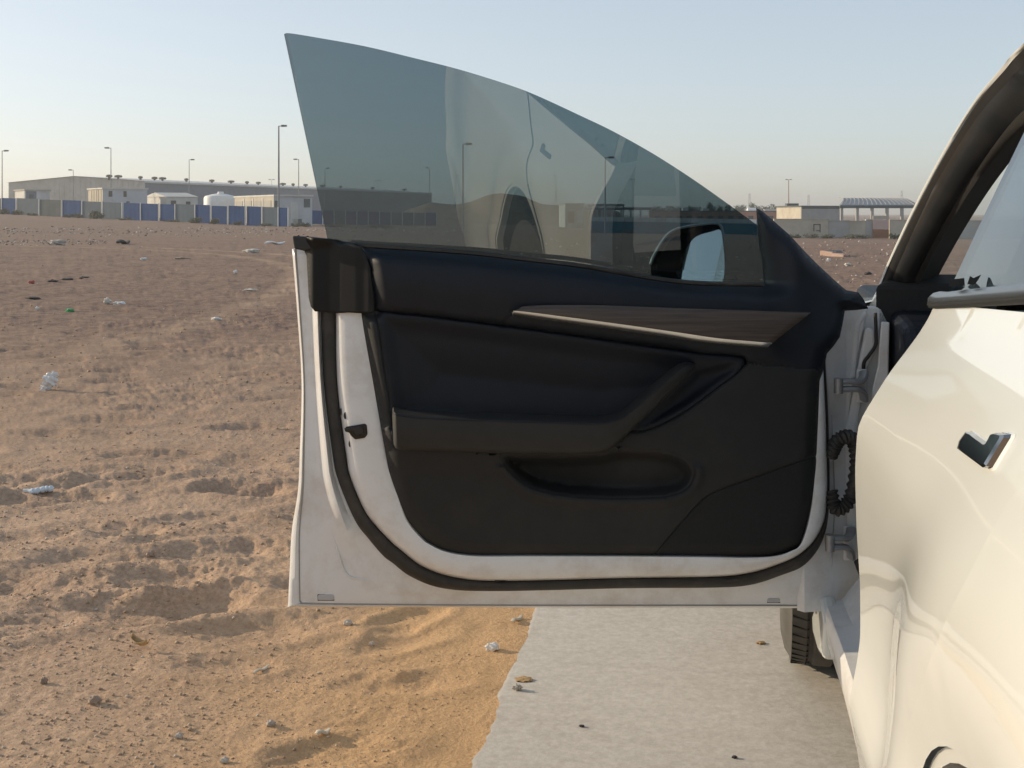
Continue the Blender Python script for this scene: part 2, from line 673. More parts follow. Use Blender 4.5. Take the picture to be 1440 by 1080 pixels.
def build_sand():
    # rings spaced evenly in 1/r, columns evenly in angle, coarse behind the viewer
    py = np.concatenate([np.array([60000, 12000, 6000, 3600, 2600, 2000, 1700, 1450, 1300, 1200]), np.arange(1120, 330, -1.9), np.arange(329.5, 303.5, -1.0),
                         np.array([303, 302.4, 302, 301.5, 301, 300.6])])
    rad = F * H / (py - HY)
    th_front = np.arange(-0.50, 0.50, 0.00135)
    th_back = np.linspace(0.50, 2 * math.pi - 0.50, 160)
    th = np.concatenate([th_front, th_back])
    R_, T_ = np.meshgrid(rad, th, indexing='ij')
    X, Y = R_ * np.sin(T_), R_ * np.cos(T_)
    Z = sand_height(X.ravel(), Y.ravel()).reshape(X.shape)
    n, m = X.shape
    V = np.stack([X, Y, Z], 2).reshape(-1, 3)
    V = np.vstack([V, [[0, 0, -0.06]]])
    idx = np.arange(n * m).reshape(n, m)
    j2 = np.roll(np.arange(m), -1)
    q = np.stack([idx[:-1, :], idx[1:, :], idx[1:, j2], idx[:-1, j2]], 2)
    q = q[..., ::-1].reshape(-1, 4)
    me = bpy.data.meshes.new('sand_ground')
    me.vertices.add(len(V))
    me.vertices.foreach_set('co', V.astype(np.float32).ravel())
    tri = np.stack([np.full(m, n * m), idx[0, :], idx[0, j2]], 1)[:, ::-1]
    nl = q.size + tri.size
    me.loops.add(nl)
    me.loops.foreach_set('vertex_index', np.concatenate([q.ravel(), tri.ravel()]).astype(np.int32))
    me.polygons.add(len(q) + len(tri))
    me.polygons.foreach_set('loop_start', np.concatenate([np.arange(len(q)) * 4, q.size + np.arange(len(tri)) * 3]).astype(np.int32))
    me.polygons.foreach_set('use_smooth', np.ones(len(q) + len(tri), bool))
    me.update(calc_edges=True)
    me.validate()
    o = bpy.data.objects.new('ground', me)
    me.materials.append(sand_mat())
    COL.objects.link(o)
    tag(o, 'trampled brown desert sand reaching to the hoarding', None, None, 'structure')
    return o


def sand_mat():
    m, n, b = node_mat('desert_sand')
    L = n.links
    tc = n.nodes.new('ShaderNodeTexCoord')

    def noise(scale, det=6, rough=0.6):
        q = n.nodes.new('ShaderNodeTexNoise')
        q.inputs['Scale'].default_value = scale
        q.inputs['Detail'].default_value = det
        q.inputs['Roughness'].default_value = rough
        L.new(tc.outputs['Object'], q.inputs['Vector'])
        return q.outputs['Fac']

    def ramp(fac, a, b_, ca, cb):
        q = n.nodes.new('ShaderNodeValToRGB')
        q.color_ramp.elements[0].position = a
        q.color_ramp.elements[1].position = b_
        q.color_ramp.elements[0].color = (*ca, 1)
        q.color_ramp.elements[1].color = (*cb, 1)
        L.new(fac, q.inputs[0])
        return q.outputs[0]

    def mix(f, a, b_, mode='MIX'):
        q = n.nodes.new('ShaderNodeMixRGB')
        q.blend_type = mode
        if hasattr(f, 'links'):
            L.new(f, q.inputs[0])
        else:
            q.inputs[0].default_value = f
        for i, w in ((1, a), (2, b_)):
            if hasattr(w, 'links'):
                L.new(w, q.inputs[i])
            else:
                q.inputs[i].default_value = (*w, 1)
        return q.outputs[0]
    base = ramp(noise(1.6), 0.35, 0.68, (0.43, 0.285, 0.188), (0.61, 0.43, 0.295))
    grit = ramp(noise(55, 8, 0.75), 0.40, 0.60, (0.30, 0.196, 0.130), (0.66, 0.46, 0.312))
    col = mix(0.50, base, grit)
    # gravelly brown open ground further out, small shadows darkened into its colour
    sep = n.nodes.new('ShaderNodeSeparateXYZ')
    L.new(tc.outputs['Object'], sep.inputs[0])
    yr = n.nodes.new('ShaderNodeMapRange')
    yr.inputs['From Min'].default_value = 3.5
    yr.inputs['From Max'].default_value = 11
    L.new(sep.outputs['Y'], yr.inputs['Value'])
    far = ramp(noise(0.6, 8, 0.7), 0.35, 0.65, (0.205, 0.135, 0.099), (0.335, 0.228, 0.166))
    fargrit_shade = ramp(noise(6.0, 10, 0.8), 0.40, 0.60, (0.095, 0.063, 0.049), (0.38, 0.26, 0.192))
    col = mix(yr.outputs[0], col, mix(0.55, far, fargrit_shade))
    # faint curved wheel track pressed into the far sand
    A, B_t, C_t = (np.array(G(*q)[:2]) for q in ((215, 352), (300, 357.5), (418, 390)))
    mA = np.array([B_t - A, C_t - A]) * 2
    ctr_ = np.linalg.solve(mA, np.array([B_t @ B_t - A @ A, C_t @ C_t - A @ A]))
    Rt = float(np.hypot(*(A - ctr_)))
    fl = n.nodes.new('ShaderNodeVectorMath')
    fl.operation = 'MULTIPLY'
    fl.inputs[1].default_value = (1, 1, 0)
    L.new(tc.outputs['Object'], fl.inputs[0])
    for rad_ in (Rt, Rt + 1.5):
        ds__ = n.nodes.new('ShaderNodeVectorMath')
        ds__.operation = 'DISTANCE'
        ds__.inputs[1].default_value = (float(ctr_[0]), float(ctr_[1]), 0)
        L.new(fl.outputs[0], ds__.inputs[0])
        q1 = n.nodes.new('ShaderNodeMath')
        q1.operation = 'SUBTRACT'
        L.new(ds__.outputs['Value'], q1.inputs[0])
        q1.inputs[1].default_value = rad_
        q2 = n.nodes.new('ShaderNodeMath')
        q2.operation = 'ABSOLUTE'
        L.new(q1.outputs[0], q2.inputs[0])
        q3 = n.nodes.new('ShaderNodeMapRange')
        q3.inputs['From Min'].default_value = .32
        q3.inputs['From Max'].default_value = .06
        q3.inputs['To Max'].default_value = .8
        L.new(q2.outputs[0], q3.inputs['Value'])
        q4 = n.nodes.new('ShaderNodeMath')
        q4.operation = 'MULTIPLY'
        L.new(q3.outputs[0], q4.inputs[0])
        L.new(ramp(noise(1.3, 4), .35, .6, (0, 0, 0), (1, 1, 1)), q4.inputs[1])
        q5 = n.nodes.new('ShaderNodeMath')
        q5.operation = 'MULTIPLY'
        L.new(q4.outputs[0], q5.inputs[0])
        L.new(yr.outputs[0], q5.inputs[1])
        col = mix(q5.outputs[0], col, (.44, .305, .205))
    # golden drift along the slab: distance from its edge
    dl = n.nodes.new('ShaderNodeVectorMath')
    dl.operation = 'DOT_PRODUCT'
    dl.inputs[1].default_value = (cs, -sn, 0)
    L.new(tc.outputs['Object'], dl.inputs[0])
    dr = n.nodes.new('ShaderNodeMapRange')
    dr.inputs['From Min'].default_value = EDGE - 1.25
    dr.inputs['From Max'].default_value = EDGE + 0.02
    L.new(dl.outputs['Value'], dr.inputs['Value'])
    nb = noise(2.2, 5)
    mm = n.nodes.new('ShaderNodeMath')
    mm.operation = 'MULTIPLY_ADD'
    L.new(nb, mm.inputs[0])
    mm.inputs[1].default_value = 1.3
    mm.inputs[2].default_value = -0.62
    ad = n.nodes.new('ShaderNodeMath')
    ad.operation = 'ADD'
    ad.use_clamp = True
    L.new(dr.outputs[0], ad.inputs[0])
    L.new(mm.outputs[0], ad.inputs[1])
    pw = n.nodes.new('ShaderNodeMath')
    pw.operation = 'MULTIPLY'
    L.new(ad.outputs[0], pw.inputs[0])
    L.new(dr.outputs[0], pw.inputs[1])
    gold = ramp(noise(120, 4), 0.3, 0.7, (0.53, 0.325, 0.165), (0.68, 0.44, 0.235))
    pc = n.nodes.new('ShaderNodeMath')
    pc.operation = 'MULTIPLY'
    pc.use_clamp = True
    L.new(pw.outputs[0], pc.inputs[0])
    pc.inputs[1].default_value = 1.5
    iv = n.nodes.new('ShaderNodeMath')
    iv.operation = 'SUBTRACT'
    iv.inputs[0].default_value = 1.0
    L.new(yr.outputs[0], iv.inputs[1])
    p2 = n.nodes.new('ShaderNodeMath')
    p2.operation = 'MULTIPLY'
    L.new(pc.outputs[0], p2.inputs[0])
    L.new(iv.outputs[0], p2.inputs[1])
    col = mix(p2.outputs[0], col, gold)
    L.new(col, b.inputs['Base Color'])
    b.inputs['Roughness'].default_value = 0.95
    b.inputs['Specular IOR Level'].default_value = 0.15
    bp = n.nodes.new('ShaderNodeBump')
    bp.inputs['Strength'].default_value = 1.0
    bp.inputs['Distance'].default_value = 0.012
    hh = mix(0.5, noise(70, 8, 0.7), noise(22, 6, 0.7))
    L.new(hh, bp.inputs['Height'])
    L.new(bp.outputs[0], b.inputs['Normal'])
    return m


build_sand()


def concrete_mat():
    m, n, b = node_mat('brushed_concrete')
    L = n.links
    tc = n.nodes.new('ShaderNodeTexCoord')
    mp = n.nodes.new('ShaderNodeMapping')
    mp.inputs['Rotation'].default_value = (0, 0, math.radians(12))
    mp.inputs['Scale'].default_value = (7, 17, 9)
    L.new(tc.outputs['Object'], mp.inputs[0])

    def noise(scale, det, src=None, rough=0.6, dist=0.0):
        q = n.nodes.new('ShaderNodeTexNoise')
        q.inputs['Scale'].default_value = scale
        q.inputs['Detail'].default_value = det
        q.inputs['Roughness'].default_value = rough
        q.inputs['Distortion'].default_value = dist
        L.new(src or tc.outputs['Object'], q.inputs['Vector'])
        return q.outputs['Fac']

    def ramp(fac, a, b_, ca, cb):
        q = n.nodes.new('ShaderNodeValToRGB')
        q.color_ramp.elements[0].position = a
        q.color_ramp.elements[1].position = b_
        q.color_ramp.elements[0].color = (*ca, 1)
        q.color_ramp.elements[1].color = (*cb, 1)
        L.new(fac, q.inputs[0])
        return q.outputs[0]

    def mix(f, a, b_, mode='MIX'):
        q = n.nodes.new('ShaderNodeMixRGB')
        q.blend_type = mode
        if hasattr(f, 'links'):
            L.new(f, q.inputs[0])
        else:
            q.inputs[0].default_value = f
        L.new(a, q.inputs[1])
        L.new(b_, q.inputs[2])
        return q.outputs[0]
    streak = noise(1.5, 10, mp.outputs[0], 0.74, 1.6)
    c1 = ramp(streak, 0.36, 0.66, (0.34, 0.312, 0.272), (0.47, 0.442, 0.398))
    c2 = ramp(noise(2.3, 7), 0.35, 0.68, (0.33, 0.285, 0.225), (0.46, 0.43, 0.385))
    c3 = ramp(noise(60, 8, None, 0.8), 0.40, 0.62, (0.33, 0.303, 0.265), (0.53, 0.505, 0.463))
    col = mix(0.5, mix(0.45, c1, c2), c3)
    # blown sand lying on the slab towards its edge
    dl = n.nodes.new('ShaderNodeVectorMath')
    dl.operation = 'DOT_PRODUCT'
    dl.inputs[1].default_value = (cs, -sn, 0)
    L.new(tc.outputs['Object'], dl.inputs[0])
    L.new(col, b.inputs['Base Color'])
    b.inputs['Roughness'].default_value = 0.68
    bp = n.nodes.new('ShaderNodeBump')
    bp.inputs['Strength'].default_value = 0.4
    bp.inputs['Distance'].default_value = 0.003
    hh = mix(0.6, streak, noise(240, 6, None, 0.75))
    L.new(hh, bp.inputs['Height'])
    L.new(bp.outputs[0], b.inputs['Normal'])
    return m


def build_pad():
    mb = MB()
    ds = np.concatenate([np.linspace(PAD_D0, 1.0, 90), np.arange(1.02, 5, 0.02), np.linspace(5, PAD_D1, 60)])
    e = EDGE + 0.010 * fbm(ds * 6, ds * 0 + 3, 4, 3) + 0.006 * fbm(ds * 40, ds * 0, 3, 8)
    top = [C(e[i], ds[i], 0.0) for i in range(len(ds))]
    sh = [C(e[i] + 0.012, ds[i], 0.006) for i in range(len(ds))]
    inn = [C(2.5, d, 0.006) for d in ds]
    rgt = [C(9.0, d, 0.006) for d in ds]
    bot = [C(e[i] - 0.004, ds[i], -0.16) for i in range(len(ds))]
    botr = [C(9.0, d, -0.16) for d in ds]
    mb.grid([bot, top, sh, inn, rgt, botr, bot])
    o = mb.build('concrete_pavement', concrete_mat(), smooth=50, kind='structure', label='pale concrete slab the car is parked on')
    return o


build_pad()
GZ = 0.006     # top of the slab

# ================================================================== THE CAR
LC = 1.075                      # centre line of the car
base = C(LC, 1.7, 0)
car = empty('car', base, 'white sedan parked on the concrete with its front door wide open', 'car')

# ------------------------------------------------------------- rear side panels
_prof = np.array([(.20, .250), (.26, .215), (.31, .188), (.40, .178), (.48, .171), (.521, .1645), (.545, .1595), (.551, .1592), (.565, .162),
                  (.586, .1665), (.618, .1712), (.675, .171), (.736, .1672), (.797, .1657), (.843, .1680), (.855, .173), (.873, .1838), (.90, .1997),
                  (.926, .2186), (.944, .2315), (.969, .2455), (.985, .2500), (1.02, .262), (1.1, .30)])
_zz = np.linspace(.2, 1.1, 451)
_ll = np.interp(_zz, _prof[:, 0], _prof[:, 1])
_k = np.exp(-np.linspace(-2, 2, 23) ** 2)
_k /= _k.sum()
_ll = np.convolve(np.pad(_ll, 11, mode='edge'), _k, mode='valid')
WD, WZ, WR = 0.58, 0.43, 0.35           # rear wheel arch
BELT = .092                              # rise of the belt line towards the rear


def side_L(d, z):
    lift = BELT * np.clip(1.26 - d, 0, 1.2) * sst(.80, .96, z)
    zp = z - lift
    l = np.interp(zp, _zz, _ll)
    # the lower crease fades towards the wheel, the flank swells over it
    rho = np.hypot(d - WD, z - WZ)
    l = l - 0.008 * sst(1.2, 0.7, d) * sst(.98, .80, z)
    l = l - 0.016 * np.exp(-((rho - .41) / .075) ** 2) * sst(.30, .40, z)
    l = l + 0.10 * sst(-0.2, -1.25, d)
    return l


def on_side(px, py):
    """picture point thrown on the flank of the car -> d, z, L"""
    l_ = .16
    d = z = 0
    for _ in range(30):
        lo, hi = .2, 3.0
        for _2 in range(40):
            mid = (lo + hi) / 2
            p = C(l_, mid, 1)
            if CX + F * p.x / p.y > px:
                lo = mid
            else:
                hi = mid
        d = (lo + hi) / 2
        z = H - (py - HY) / F * C(l_, d, 1).y
        l_ = .5 * l_ + .5 * float(side_L(np.array([d]), np.array([z]))[0])
    return d, z, l_


def side_panel(name, outline, step=0.018, holes=(), proud=0.0, mirror=False, mat='paint', parent=car):
    V, T, _ = cdt(outline, step, holes=holes, bstep=0.010)
    l = side_L(V[:, 0], V[:, 1])
    mb = MB()
    l = l - proud
    if mirror:
        mb.add([C(2 * LC - l[i], V[i, 0], V[i, 1]) for i in range(len(V))], [tuple(t) for t in T])
    else:
        mb.add([C(l[i], V[i, 0], V[i, 1]) for i in range(len(V))], [tuple(t[::-1]) for t in T])
    o = mb.build(name, mat, parent, smooth=60, recalc=False)
    return o


cut = [(.93, .33), (.915, .45)] + [on_side(*q)[:2] for q in ((1279, 1080), (1292, 994), (1306, 951), (1327, 897), (1365, 817), (1408, 736), (1440, 688))]
cut += [(cut[-1][0] - .06, cut[-1][1] + .03), (.42, 1.025)]
cutS = [tuple(q) for q in spline(cut, 4)]
ZB = lambda d: .975 + BELT * max(0, 1.26 - d)
door_out = [(1.26, .975), (1.26, .33)] + cutS
rear_door = side_panel('rear_door', door_out)
q_arch = [(WD + WR * math.cos(a), WZ + WR * math.sin(a)) for a in np.linspace(-.10, math.pi + .10, 40)]
q_out = [(d - .004, z) for d, z in reversed(cutS)] + [(.93, .30)] + q_arch + [(.1, .30), (-1.0, .32), (-1.25, .5), (-1.3, .7), (-1.25, .9), (-1.15, 1.04),
                                                     (-.4, 1.06), (.1, 1.05)]
quarter = side_panel('rear_quarter_panel', q_out, 0.02, proud=.004)
full_out = [(2.26, .90), (2.26, .33), (.93, .30)] + q_arch + [(.1, .30), (-1.0, .32), (-1.25, .5), (-1.3, .7), (-1.25, .9), (-1.15, 1.04),
                                                      (-.4, 1.02), (.1, 1.0), (.5, .985), (1.26, .975)]
side_panel('far_side_panel', full_out, 0.05, mirror=True)

# returns of the shut lines: the door's front edge folded inwards, the arch lip
mb = MB()
zs = np.linspace(.33, .975, 40)
l = side_L(np.full(40, 1.26), zs)
mb.grid([[C(l[i], 1.26, zs[i]) for i in range(40)], [C(l[i] + .006, 1.266, zs[i]) for i in range(40)],
         [C(l[i] + .05, 1.26, zs[i]) for i in range(40)], [C(l[i] + .09, 1.24, zs[i]) for i in range(40)]])
mb.build('door_edge_fold', 'jamb', rear_door, smooth=50)
mb = MB()
cutA = np.array(cutS)
l = side_L(cutA[:, 0], cutA[:, 1])
mb.grid([[C(l[i] + .0035, cutA[i, 0], cutA[i, 1]) for i in range(len(l))], [C(l[i] + .0035, cutA[i, 0] - .005, cutA[i, 1]) for i in range(len(l))]])
mb.build('shut_line_seal', 'rubber', rear_door)
mb = MB()
qa = np.array(q_arch)
l = side_L(qa[:, 0], qa[:, 1])
ins = np.stack([WD + (qa[:, 0] - WD) * .975, WZ + (qa[:, 1] - WZ) * .975], 1)
mb.grid([[C(l[i], *qa[i]) for i in range(len(qa))], [C(l[i] + .002, *ins[i]) for i in range(len(qa))],
         [C(l[i] + .03, *ins[i]) for i in range(len(qa))]])
mb.build('arch_lip', 'paint', quarter, smooth=50)
mb = MB()
mb.grid([[C(l[i] + .012, *(np.array([WD, WZ]) + (qa[i] - [WD, WZ]) * .985)) for i in range(len(qa))],
         [C(l[i] + .35, *(np.array([WD, WZ]) + (qa[i] - [WD, WZ]) * 1.0)) for i in range(len(qa))]])
mb.build('arch_liner', 'black_plastic', quarter, smooth=50)


# ------------------------------------------------------------- wheels
def wheel(Ls, d, R=0.334, W=0.235, side=1, name='wheel', steer=0.0):
    """Ls: outer face; side=+1 body lies to the right of it"""
    ax = C(math.cos(steer), -math.sin(steer), 0) - C(0, 0, 0)
    ax = ax * side
    o0 = C(Ls, d, R + GZ)
    prof = [(R * .66, .012), (R * .70, .002), (R * .80, -.004), (R * .90, .004), (R * .955, .016)]
    # ribbed tread with circumferential grooves
    tread = []
    for k in range(33):
        a = .016 + (W - .032) * k / 32
        rr = R - .006 * (abs(k - 16) / 16) ** 2.5
        if k in (6, 7, 15, 16, 17, 25, 26):
            rr -= .008
        tread.append((rr, a))
    prof += tread + [(R * .955, W - .016), (R * .90, W - .004), (R * .7, W), (R * .66, W - .012)]
    mb = MB()
    mb.lathe(prof, o0, ax, 96)
    w = empty(name, o0 - base)
    w.parent = car
    t = mb.build('tyre', 'tyre', w, smooth=38)
    # sipes across the shoulder blocks
    mb = MB()
    u = Vector((0, 0, 1))
    v = ax.cross(u)
    for k in range(72):
        a = 2 * math.pi * k / 72
        rad = u * math.cos(a) + v * math.sin(a)
        tan = ax.cross(rad)
        for (a0, a1, sk) in ((.017, .052, .010), (.066, .104, -.008), (W - .052, W - .017, .010)):
            p0, p1 = o0 + ax * a0 + rad * (R - .0105), o0 + ax * a1 + rad * (R - .0105) + tan * sk
            hw = tan * .0016
            q = rad * .0095 if a0 > .03 and a0 < .1 else rad * .0085
            mb.hexa([p0 - hw, p0 + hw, p1 + hw, p1 - hw], [p0 - hw + q, p0 + hw + q, p1 + hw + q, p1 - hw + q])
    mb.build('tread_sipes', 'black_plastic', w, kind='stuff')
    mb = MB()
    mb.lathe([(R * .665, .010), (R * .64, .004), (R * .60, .014), (R * .58, .05), (R * .56, .12), (R * .56, W - .02)], o0, ax, 64)
    for k in range(10):
        a = 2 * math.pi * k / 10
        rad = u * math.cos(a) + v * math.sin(a)
        tan = ax.cross(rad)
        p0, p1 = o0 + ax * .022 + rad * (R * .16), o0 + ax * .010 + rad * (R * .62)
        mb.hexa([p0 - tan * .018 + ax * .03, p0 + tan * .018 + ax * .03, p1 + tan * .013 + ax * .03, p1 - tan * .013 + ax * .03],
                [p0 - tan * .018, p0 + tan * .018, p1 + tan * .013, p1 - tan * .013])
    mb.lathe([(0.0, .014), (R * .12, .014), (R * .2, .022), (R * .2, .06)], o0, ax, 32)
    mb.build('rim', 'rim', w, smooth=40)
    mb = MB()
    mb.lathe([(0, .09), (.15, .09), (.16, .095), (.16, .11), (0, .115)], o0, ax, 40)
    mb.build('brake_disc', 'steel', w, smooth=40)
    return w


FD = 2.84
wheel(.203, FD, steer=math.radians(3.0))
wheel(.172, WD)
wheel(2 * LC - .203, FD, side=-1, steer=math.radians(3.0))
wheel(2 * LC - .165, WD, side=-1)

# ------------------------------------------------------------- front fender, bonnet, nose
fa = [(FD + .37 * math.cos(a), .345 + .37 * math.sin(a)) for a in np.linspace(math.pi + .12, -.12, 40)]
f_out = [(2.29, .30)] + [(d, z) for d, z in fa] + [(3.3, .30), (3.72, .34), (3.78, .55), (3.70, .70), (3.3, .79), (2.8, .845), (2.45, .872), (2.33, .878), (2.29, .87)]
V, T, _ = cdt(f_out, 0.03, bstep=0.015)


def fend_L(d, z):
    return (.188 + .016 * np.exp(-((z - .3) / .07) ** 2) + .09 * sst(.70, .90, z) + .26 * sst(3.15, 3.85, d) ** 1.5 -
            .02 * np.exp(-((np.hypot(d - FD, z - .345) - .40) / .06) ** 2) * sst(2.42, 2.5, d))


for mir in (False, True):
    l = fend_L(V[:, 0], V[:, 1])
    mb = MB()
    if mir:
        mb.add([C(2 * LC - l[i], V[i, 0], V[i, 1]) for i in range(len(V))], [tuple(t) for t in T])
    else:
        mb.add([C(l[i], V[i, 0], V[i, 1]) for i in range(len(V))], [tuple(t[::-1]) for t in T])
    fo = mb.build('front_fender', 'paint', car, smooth=60, recalc=False)
    mb = MB()
    fq = np.array(fa)
    l = fend_L(fq[:, 0], fq[:, 1])
    sg = -1 if mir else 1
    c0 = 2 * LC if mir else 0
    mb.grid([[C(c0 + sg * (l[i] + .004), *(np.array([FD, .345]) + (fq[i] - [FD, .345]) * .98)) for i in range(len(fq))],
             [C(c0 + sg * (l[i] + .40), *(np.array([FD, .345]) + (fq[i] - [FD, .345]) * 1.0)) for i in range(len(fq))]])
    mb.build('arch_liner', 'black_plastic', fo, smooth=50)
# bonnet
mb = MB()
dd = np.linspace(2.42, 3.80, 16)
uu = np.linspace(-1, 1, 21)
rows = []
for d in dd:
    zt = np.interp(d, [2.29, 2.45, 2.8, 3.3, 3.7, 3.80], [.87, .872, .845, .79, .70, .60])
    le = float(fend_L(np.array([d]), np.array([zt]))[0])
    rows.append([C(LC + u * (LC - le), d, zt + .05 * (1 - abs(u) ** 2.5) * (1 if d < 3.7 else .5) + (.03 * (1 - abs(u) ** 3) if d < 2.7 else 0)) for u in uu])
mb.grid(rows)
mb.build('bonnet', 'paint', car, smooth=60)
mb = MB()
rows = []
for z in np.linspace(.22, .64, 8):
    rows.append([C(LC + u * (LC - .42 - .05 * abs(z - .5)), 3.76 + .17 * (1 - u * u) + .04 * math.sin((z - .2) * 7), z) for u in uu])
mb.grid(rows)
mb.build('front_bumper', 'paint', car, smooth=60)

# ------------------------------------------------------------- pillar and roof rail (left), as picture points with their distance along the car
rail = [(1229, 424, 2.42), (1236, 403, 2.40), (1251, 366, 2.35), (1277, 310, 2.25), (1307, 251, 2.12), (1336, 199, 1.98), (1373, 140, 1.80), (1410, 95.5, 1.63),
        (1440, 62, 1.50)]
railW = [CP(*q) for q in rail] + [C(.440, 1.30, 1.338), C(.462, 1.05, 1.385), C(.475, .75, 1.41), C(.470, .3, 1.40), (C(.452, -.2, 1.345)), C(.41, -.7, 1.22), C(.36, -1.15, 1.04)]
railW = [Vector(q) for q in spline(railW, 5)]
inn1 = [(1245, 424, 2.42), (1249, 403, 2.40), (1262, 366, 2.35), (1287, 310, 2.25), (1318, 251, 2.12), (1349, 199, 1.98), (1388, 140, 1.80), (1424, 99, 1.63), (1456, 68, 1.50)]
off1 = Vector(C(1, 0, 0) - C(0, 0, 0))
DOWN = Vector((0, 0, -1))
UPV = Vector((0, 0, 1))


def rail_off(a, b, c=0.0):
    """rail moved by a inwards, b downwards and c forward"""
    fw = C(0, 1, 0) - C(0, 0, 0)
    return [p + off1 * a + DOWN * b + fw * c for p in railW]


def ribbon(name, curves, mat, parent=car, smooth=70, mirror=False, sub=None):
    mb = MB()
    mb.grid(curves)
    o = mb.build(name, mat, parent, smooth=smooth)
    return o


def mirc(curve):
    out = []
    for p in curve:
        Lq = p.x * cs - p.y * sn
        dq = p.x * sn + p.y * cs
        out.append(C(2 * LC - Lq, dq, p.z))
    return out


fwd = C(0, 1, 0) - C(0, 0, 0)
for mir in (False, True):
    mm_ = mirc if mir else (lambda q: q)
    R0 = rail_off(.10, -.035, .06)
    R1 = rail_off(.03, -.012, .03)
    R2 = rail_off(0, 0)
    R3 = rail_off(.0014, .001, -.002)
    R4 = rail_off(.0034, .004, .012)
    ro = ribbon('roof_rail', [mm_(R0), mm_(R1), mm_(R2)], 'gloss_black')
    ribbon('rail_edge', [mm_(rail_off(-.0006, -.0004, .006)), mm_(rail_off(-.001, -.0006, -.001)), mm_(R3), mm_(R4)], 'paint', ro)
    # black rubber lip, then the fat door seal, then the fabric pillar cover
    ribbon('rubber_lip', [mm_(rail_off(.0028, .003, .000)), mm_(rail_off(.008, .010, -.008)), mm_(rail_off(.017, .022, -.002)), mm_(rail_off(.022, .026, .02))], 'lip_rubber', ro)
    tube_pts = rail_off(.028, .033, .014)
    cur = []
    for k in range(9):
        a = math.radians(-60 + 255 * k / 8)
        cur.append(mm_([p + off1 * (.021 * math.cos(a + math.pi)) + UPV * 0 + fwd * (-.020 * math.sin(a)) + DOWN * (-.012 * math.cos(a)) for p in tube_pts]))
    ribbon('door_seal', cur, 'pillar_rubber', ro)
    ribbon('pillar_cover', [mm_(rail_off(.038, .038, .02)), mm_(rail_off(.045, .044, .006)), mm_(rail_off(.053, .052, .01)), mm_(rail_off(.059, .058, .04)),
                            mm_(rail_off(.10, .05, .08))], 'headliner', ro)

# windscreen, roof and rear window between the rails
Lr = rail_off(.08, -.03, .05)
Rr = mirc(Lr)


def between(a, b, n, crown):
    rows = []
    for t in np.linspace(0, 1, n):
        rows.append([a[i].lerp(b[i], t) + UPV * (crown * (1 - (2 * t - 1) ** 2)) + fwd * (.10 * (1 - (2 * t - 1) ** 2) if i < 34 else 0) for i in range(len(a))])
    return rows


rw = between(Lr, Rr, 15, .05)
i_top, i_back = 47, 62
for nm, a, b, mt in (('windscreen', 0, i_top, 'wind_glass'), ('glass_roof', i_top - 1, i_back, 'roof_glass'), ('rear_windscreen', i_back - 1, len(Lr), 'roof_glass')):
    mb = MB()
    mb.grid([r[a:b] for r in rw])
    mb.build(nm, mt, car, smooth=80)
# boot lid and tail
mb = MB()
rows = []
for t, (d, z) in enumerate([(-1.12, 1.05), (-1.25, 1.04), (-1.34, 1.06), (-1.38, .98), (-1.42, .7), (-1.44, .5), (-1.36, .28)]):
    lw = LC - .36 - (.0 if z > .9 else -.04)
    rows.append([C(LC + u * lw, d - .10 * (1 - u * u), z) for u in uu])
mb.grid(rows)
mb.build('boot_lid', 'paint', car, smooth=50)

# ------------------------------------------------------------- rear door glass, belt trim, handle
gl_pts = []
for t in np.linspace(0, 1, 14):            # from front edge to rear
    d = 1.245 - 1.0 * t
    zt = 1.375 - .10 * t ** 2
    col_ = []
    for s_ in np.linspace(0, 1, 12):
        zb_ = .962 + BELT * t
        z = zb_ + (zt - zb_) * s_
        l_ = .2460 - .004 * t * (1 - s_) + .37 * (z - zb_) + .10 * (z - zb_) ** 2
        col_.append(C(l_, d - .10 * s_ * (1 - t), z))
    gl_pts.append(col_)
rwn = pane(gl_pts, .004).build('rear_window', ['rear_glass', 'glass_edge'], rear_door, smooth=80)
mb = MB()
dsb = np.linspace(1.275, .2, 30)
prof_b = [(.2435, .9695), (.2415, .9725), (.2425, .980), (.2455, .986), (.2525, .988), (.256, .980)]
rows = []
for (l_, z_) in prof_b:
    rows.append([C(l_ - .004 * (1.26 - d), d - (0.012 if z_ > .983 else 0), z_ + BELT * max(0, 1.26 - d)) for d in dsb])
mb.grid(rows)
mb.add([r[0] for r in rows], [tuple(range(len(rows)))])
mb.build('belt_trim', pmat('belt_trim_satin', (0.16, 0.165, 0.17), 0.25, metal=0.8, var=0.05), rear_door, smooth=60)
# torn scrap of rubber in the corner of the window
mb = MB()
scr = [(1360, 400), (1364, 388), (1369, 391), (1380, 386), (1376, 393), (1371, 400)]
mb.prism([CP(x, y, 1.10) for x, y in scr], [CP(x, y, 1.105) for x, y in scr])
mb.build('corner_rubber', 'black_plastic', rear_door)
mb = MB()
scr = [(1334, 403), (1336, 393), (1356, 391), (1357, 402)]
mb.prism([CP(x, y, 1.16) for x, y in scr], [CP(x, y, 1.165) for x, y in scr])
mb.build('corner_rubber', 'black_plastic', rear_door)


hpoly = [(1355, 631), (1358, 620), (1367.5, 607), (1373, 609), (1397, 626), (1401, 625), (1409, 610), (1413, 608.5), (1425, 611), (1424, 616), (1399, 657), (1394, 659)]
hc = np.mean(np.array(hpoly), 0)


def hscale(k):
    return [tuple(hc + (np.array(q) - hc) * k) for q in hpoly]


def side_poly(poly, lift):
    out = []
    for q in poly:
        d, z, l_ = on_side(q[0], q[1])
        out.append(C(l_ - lift, d, z))
    return out


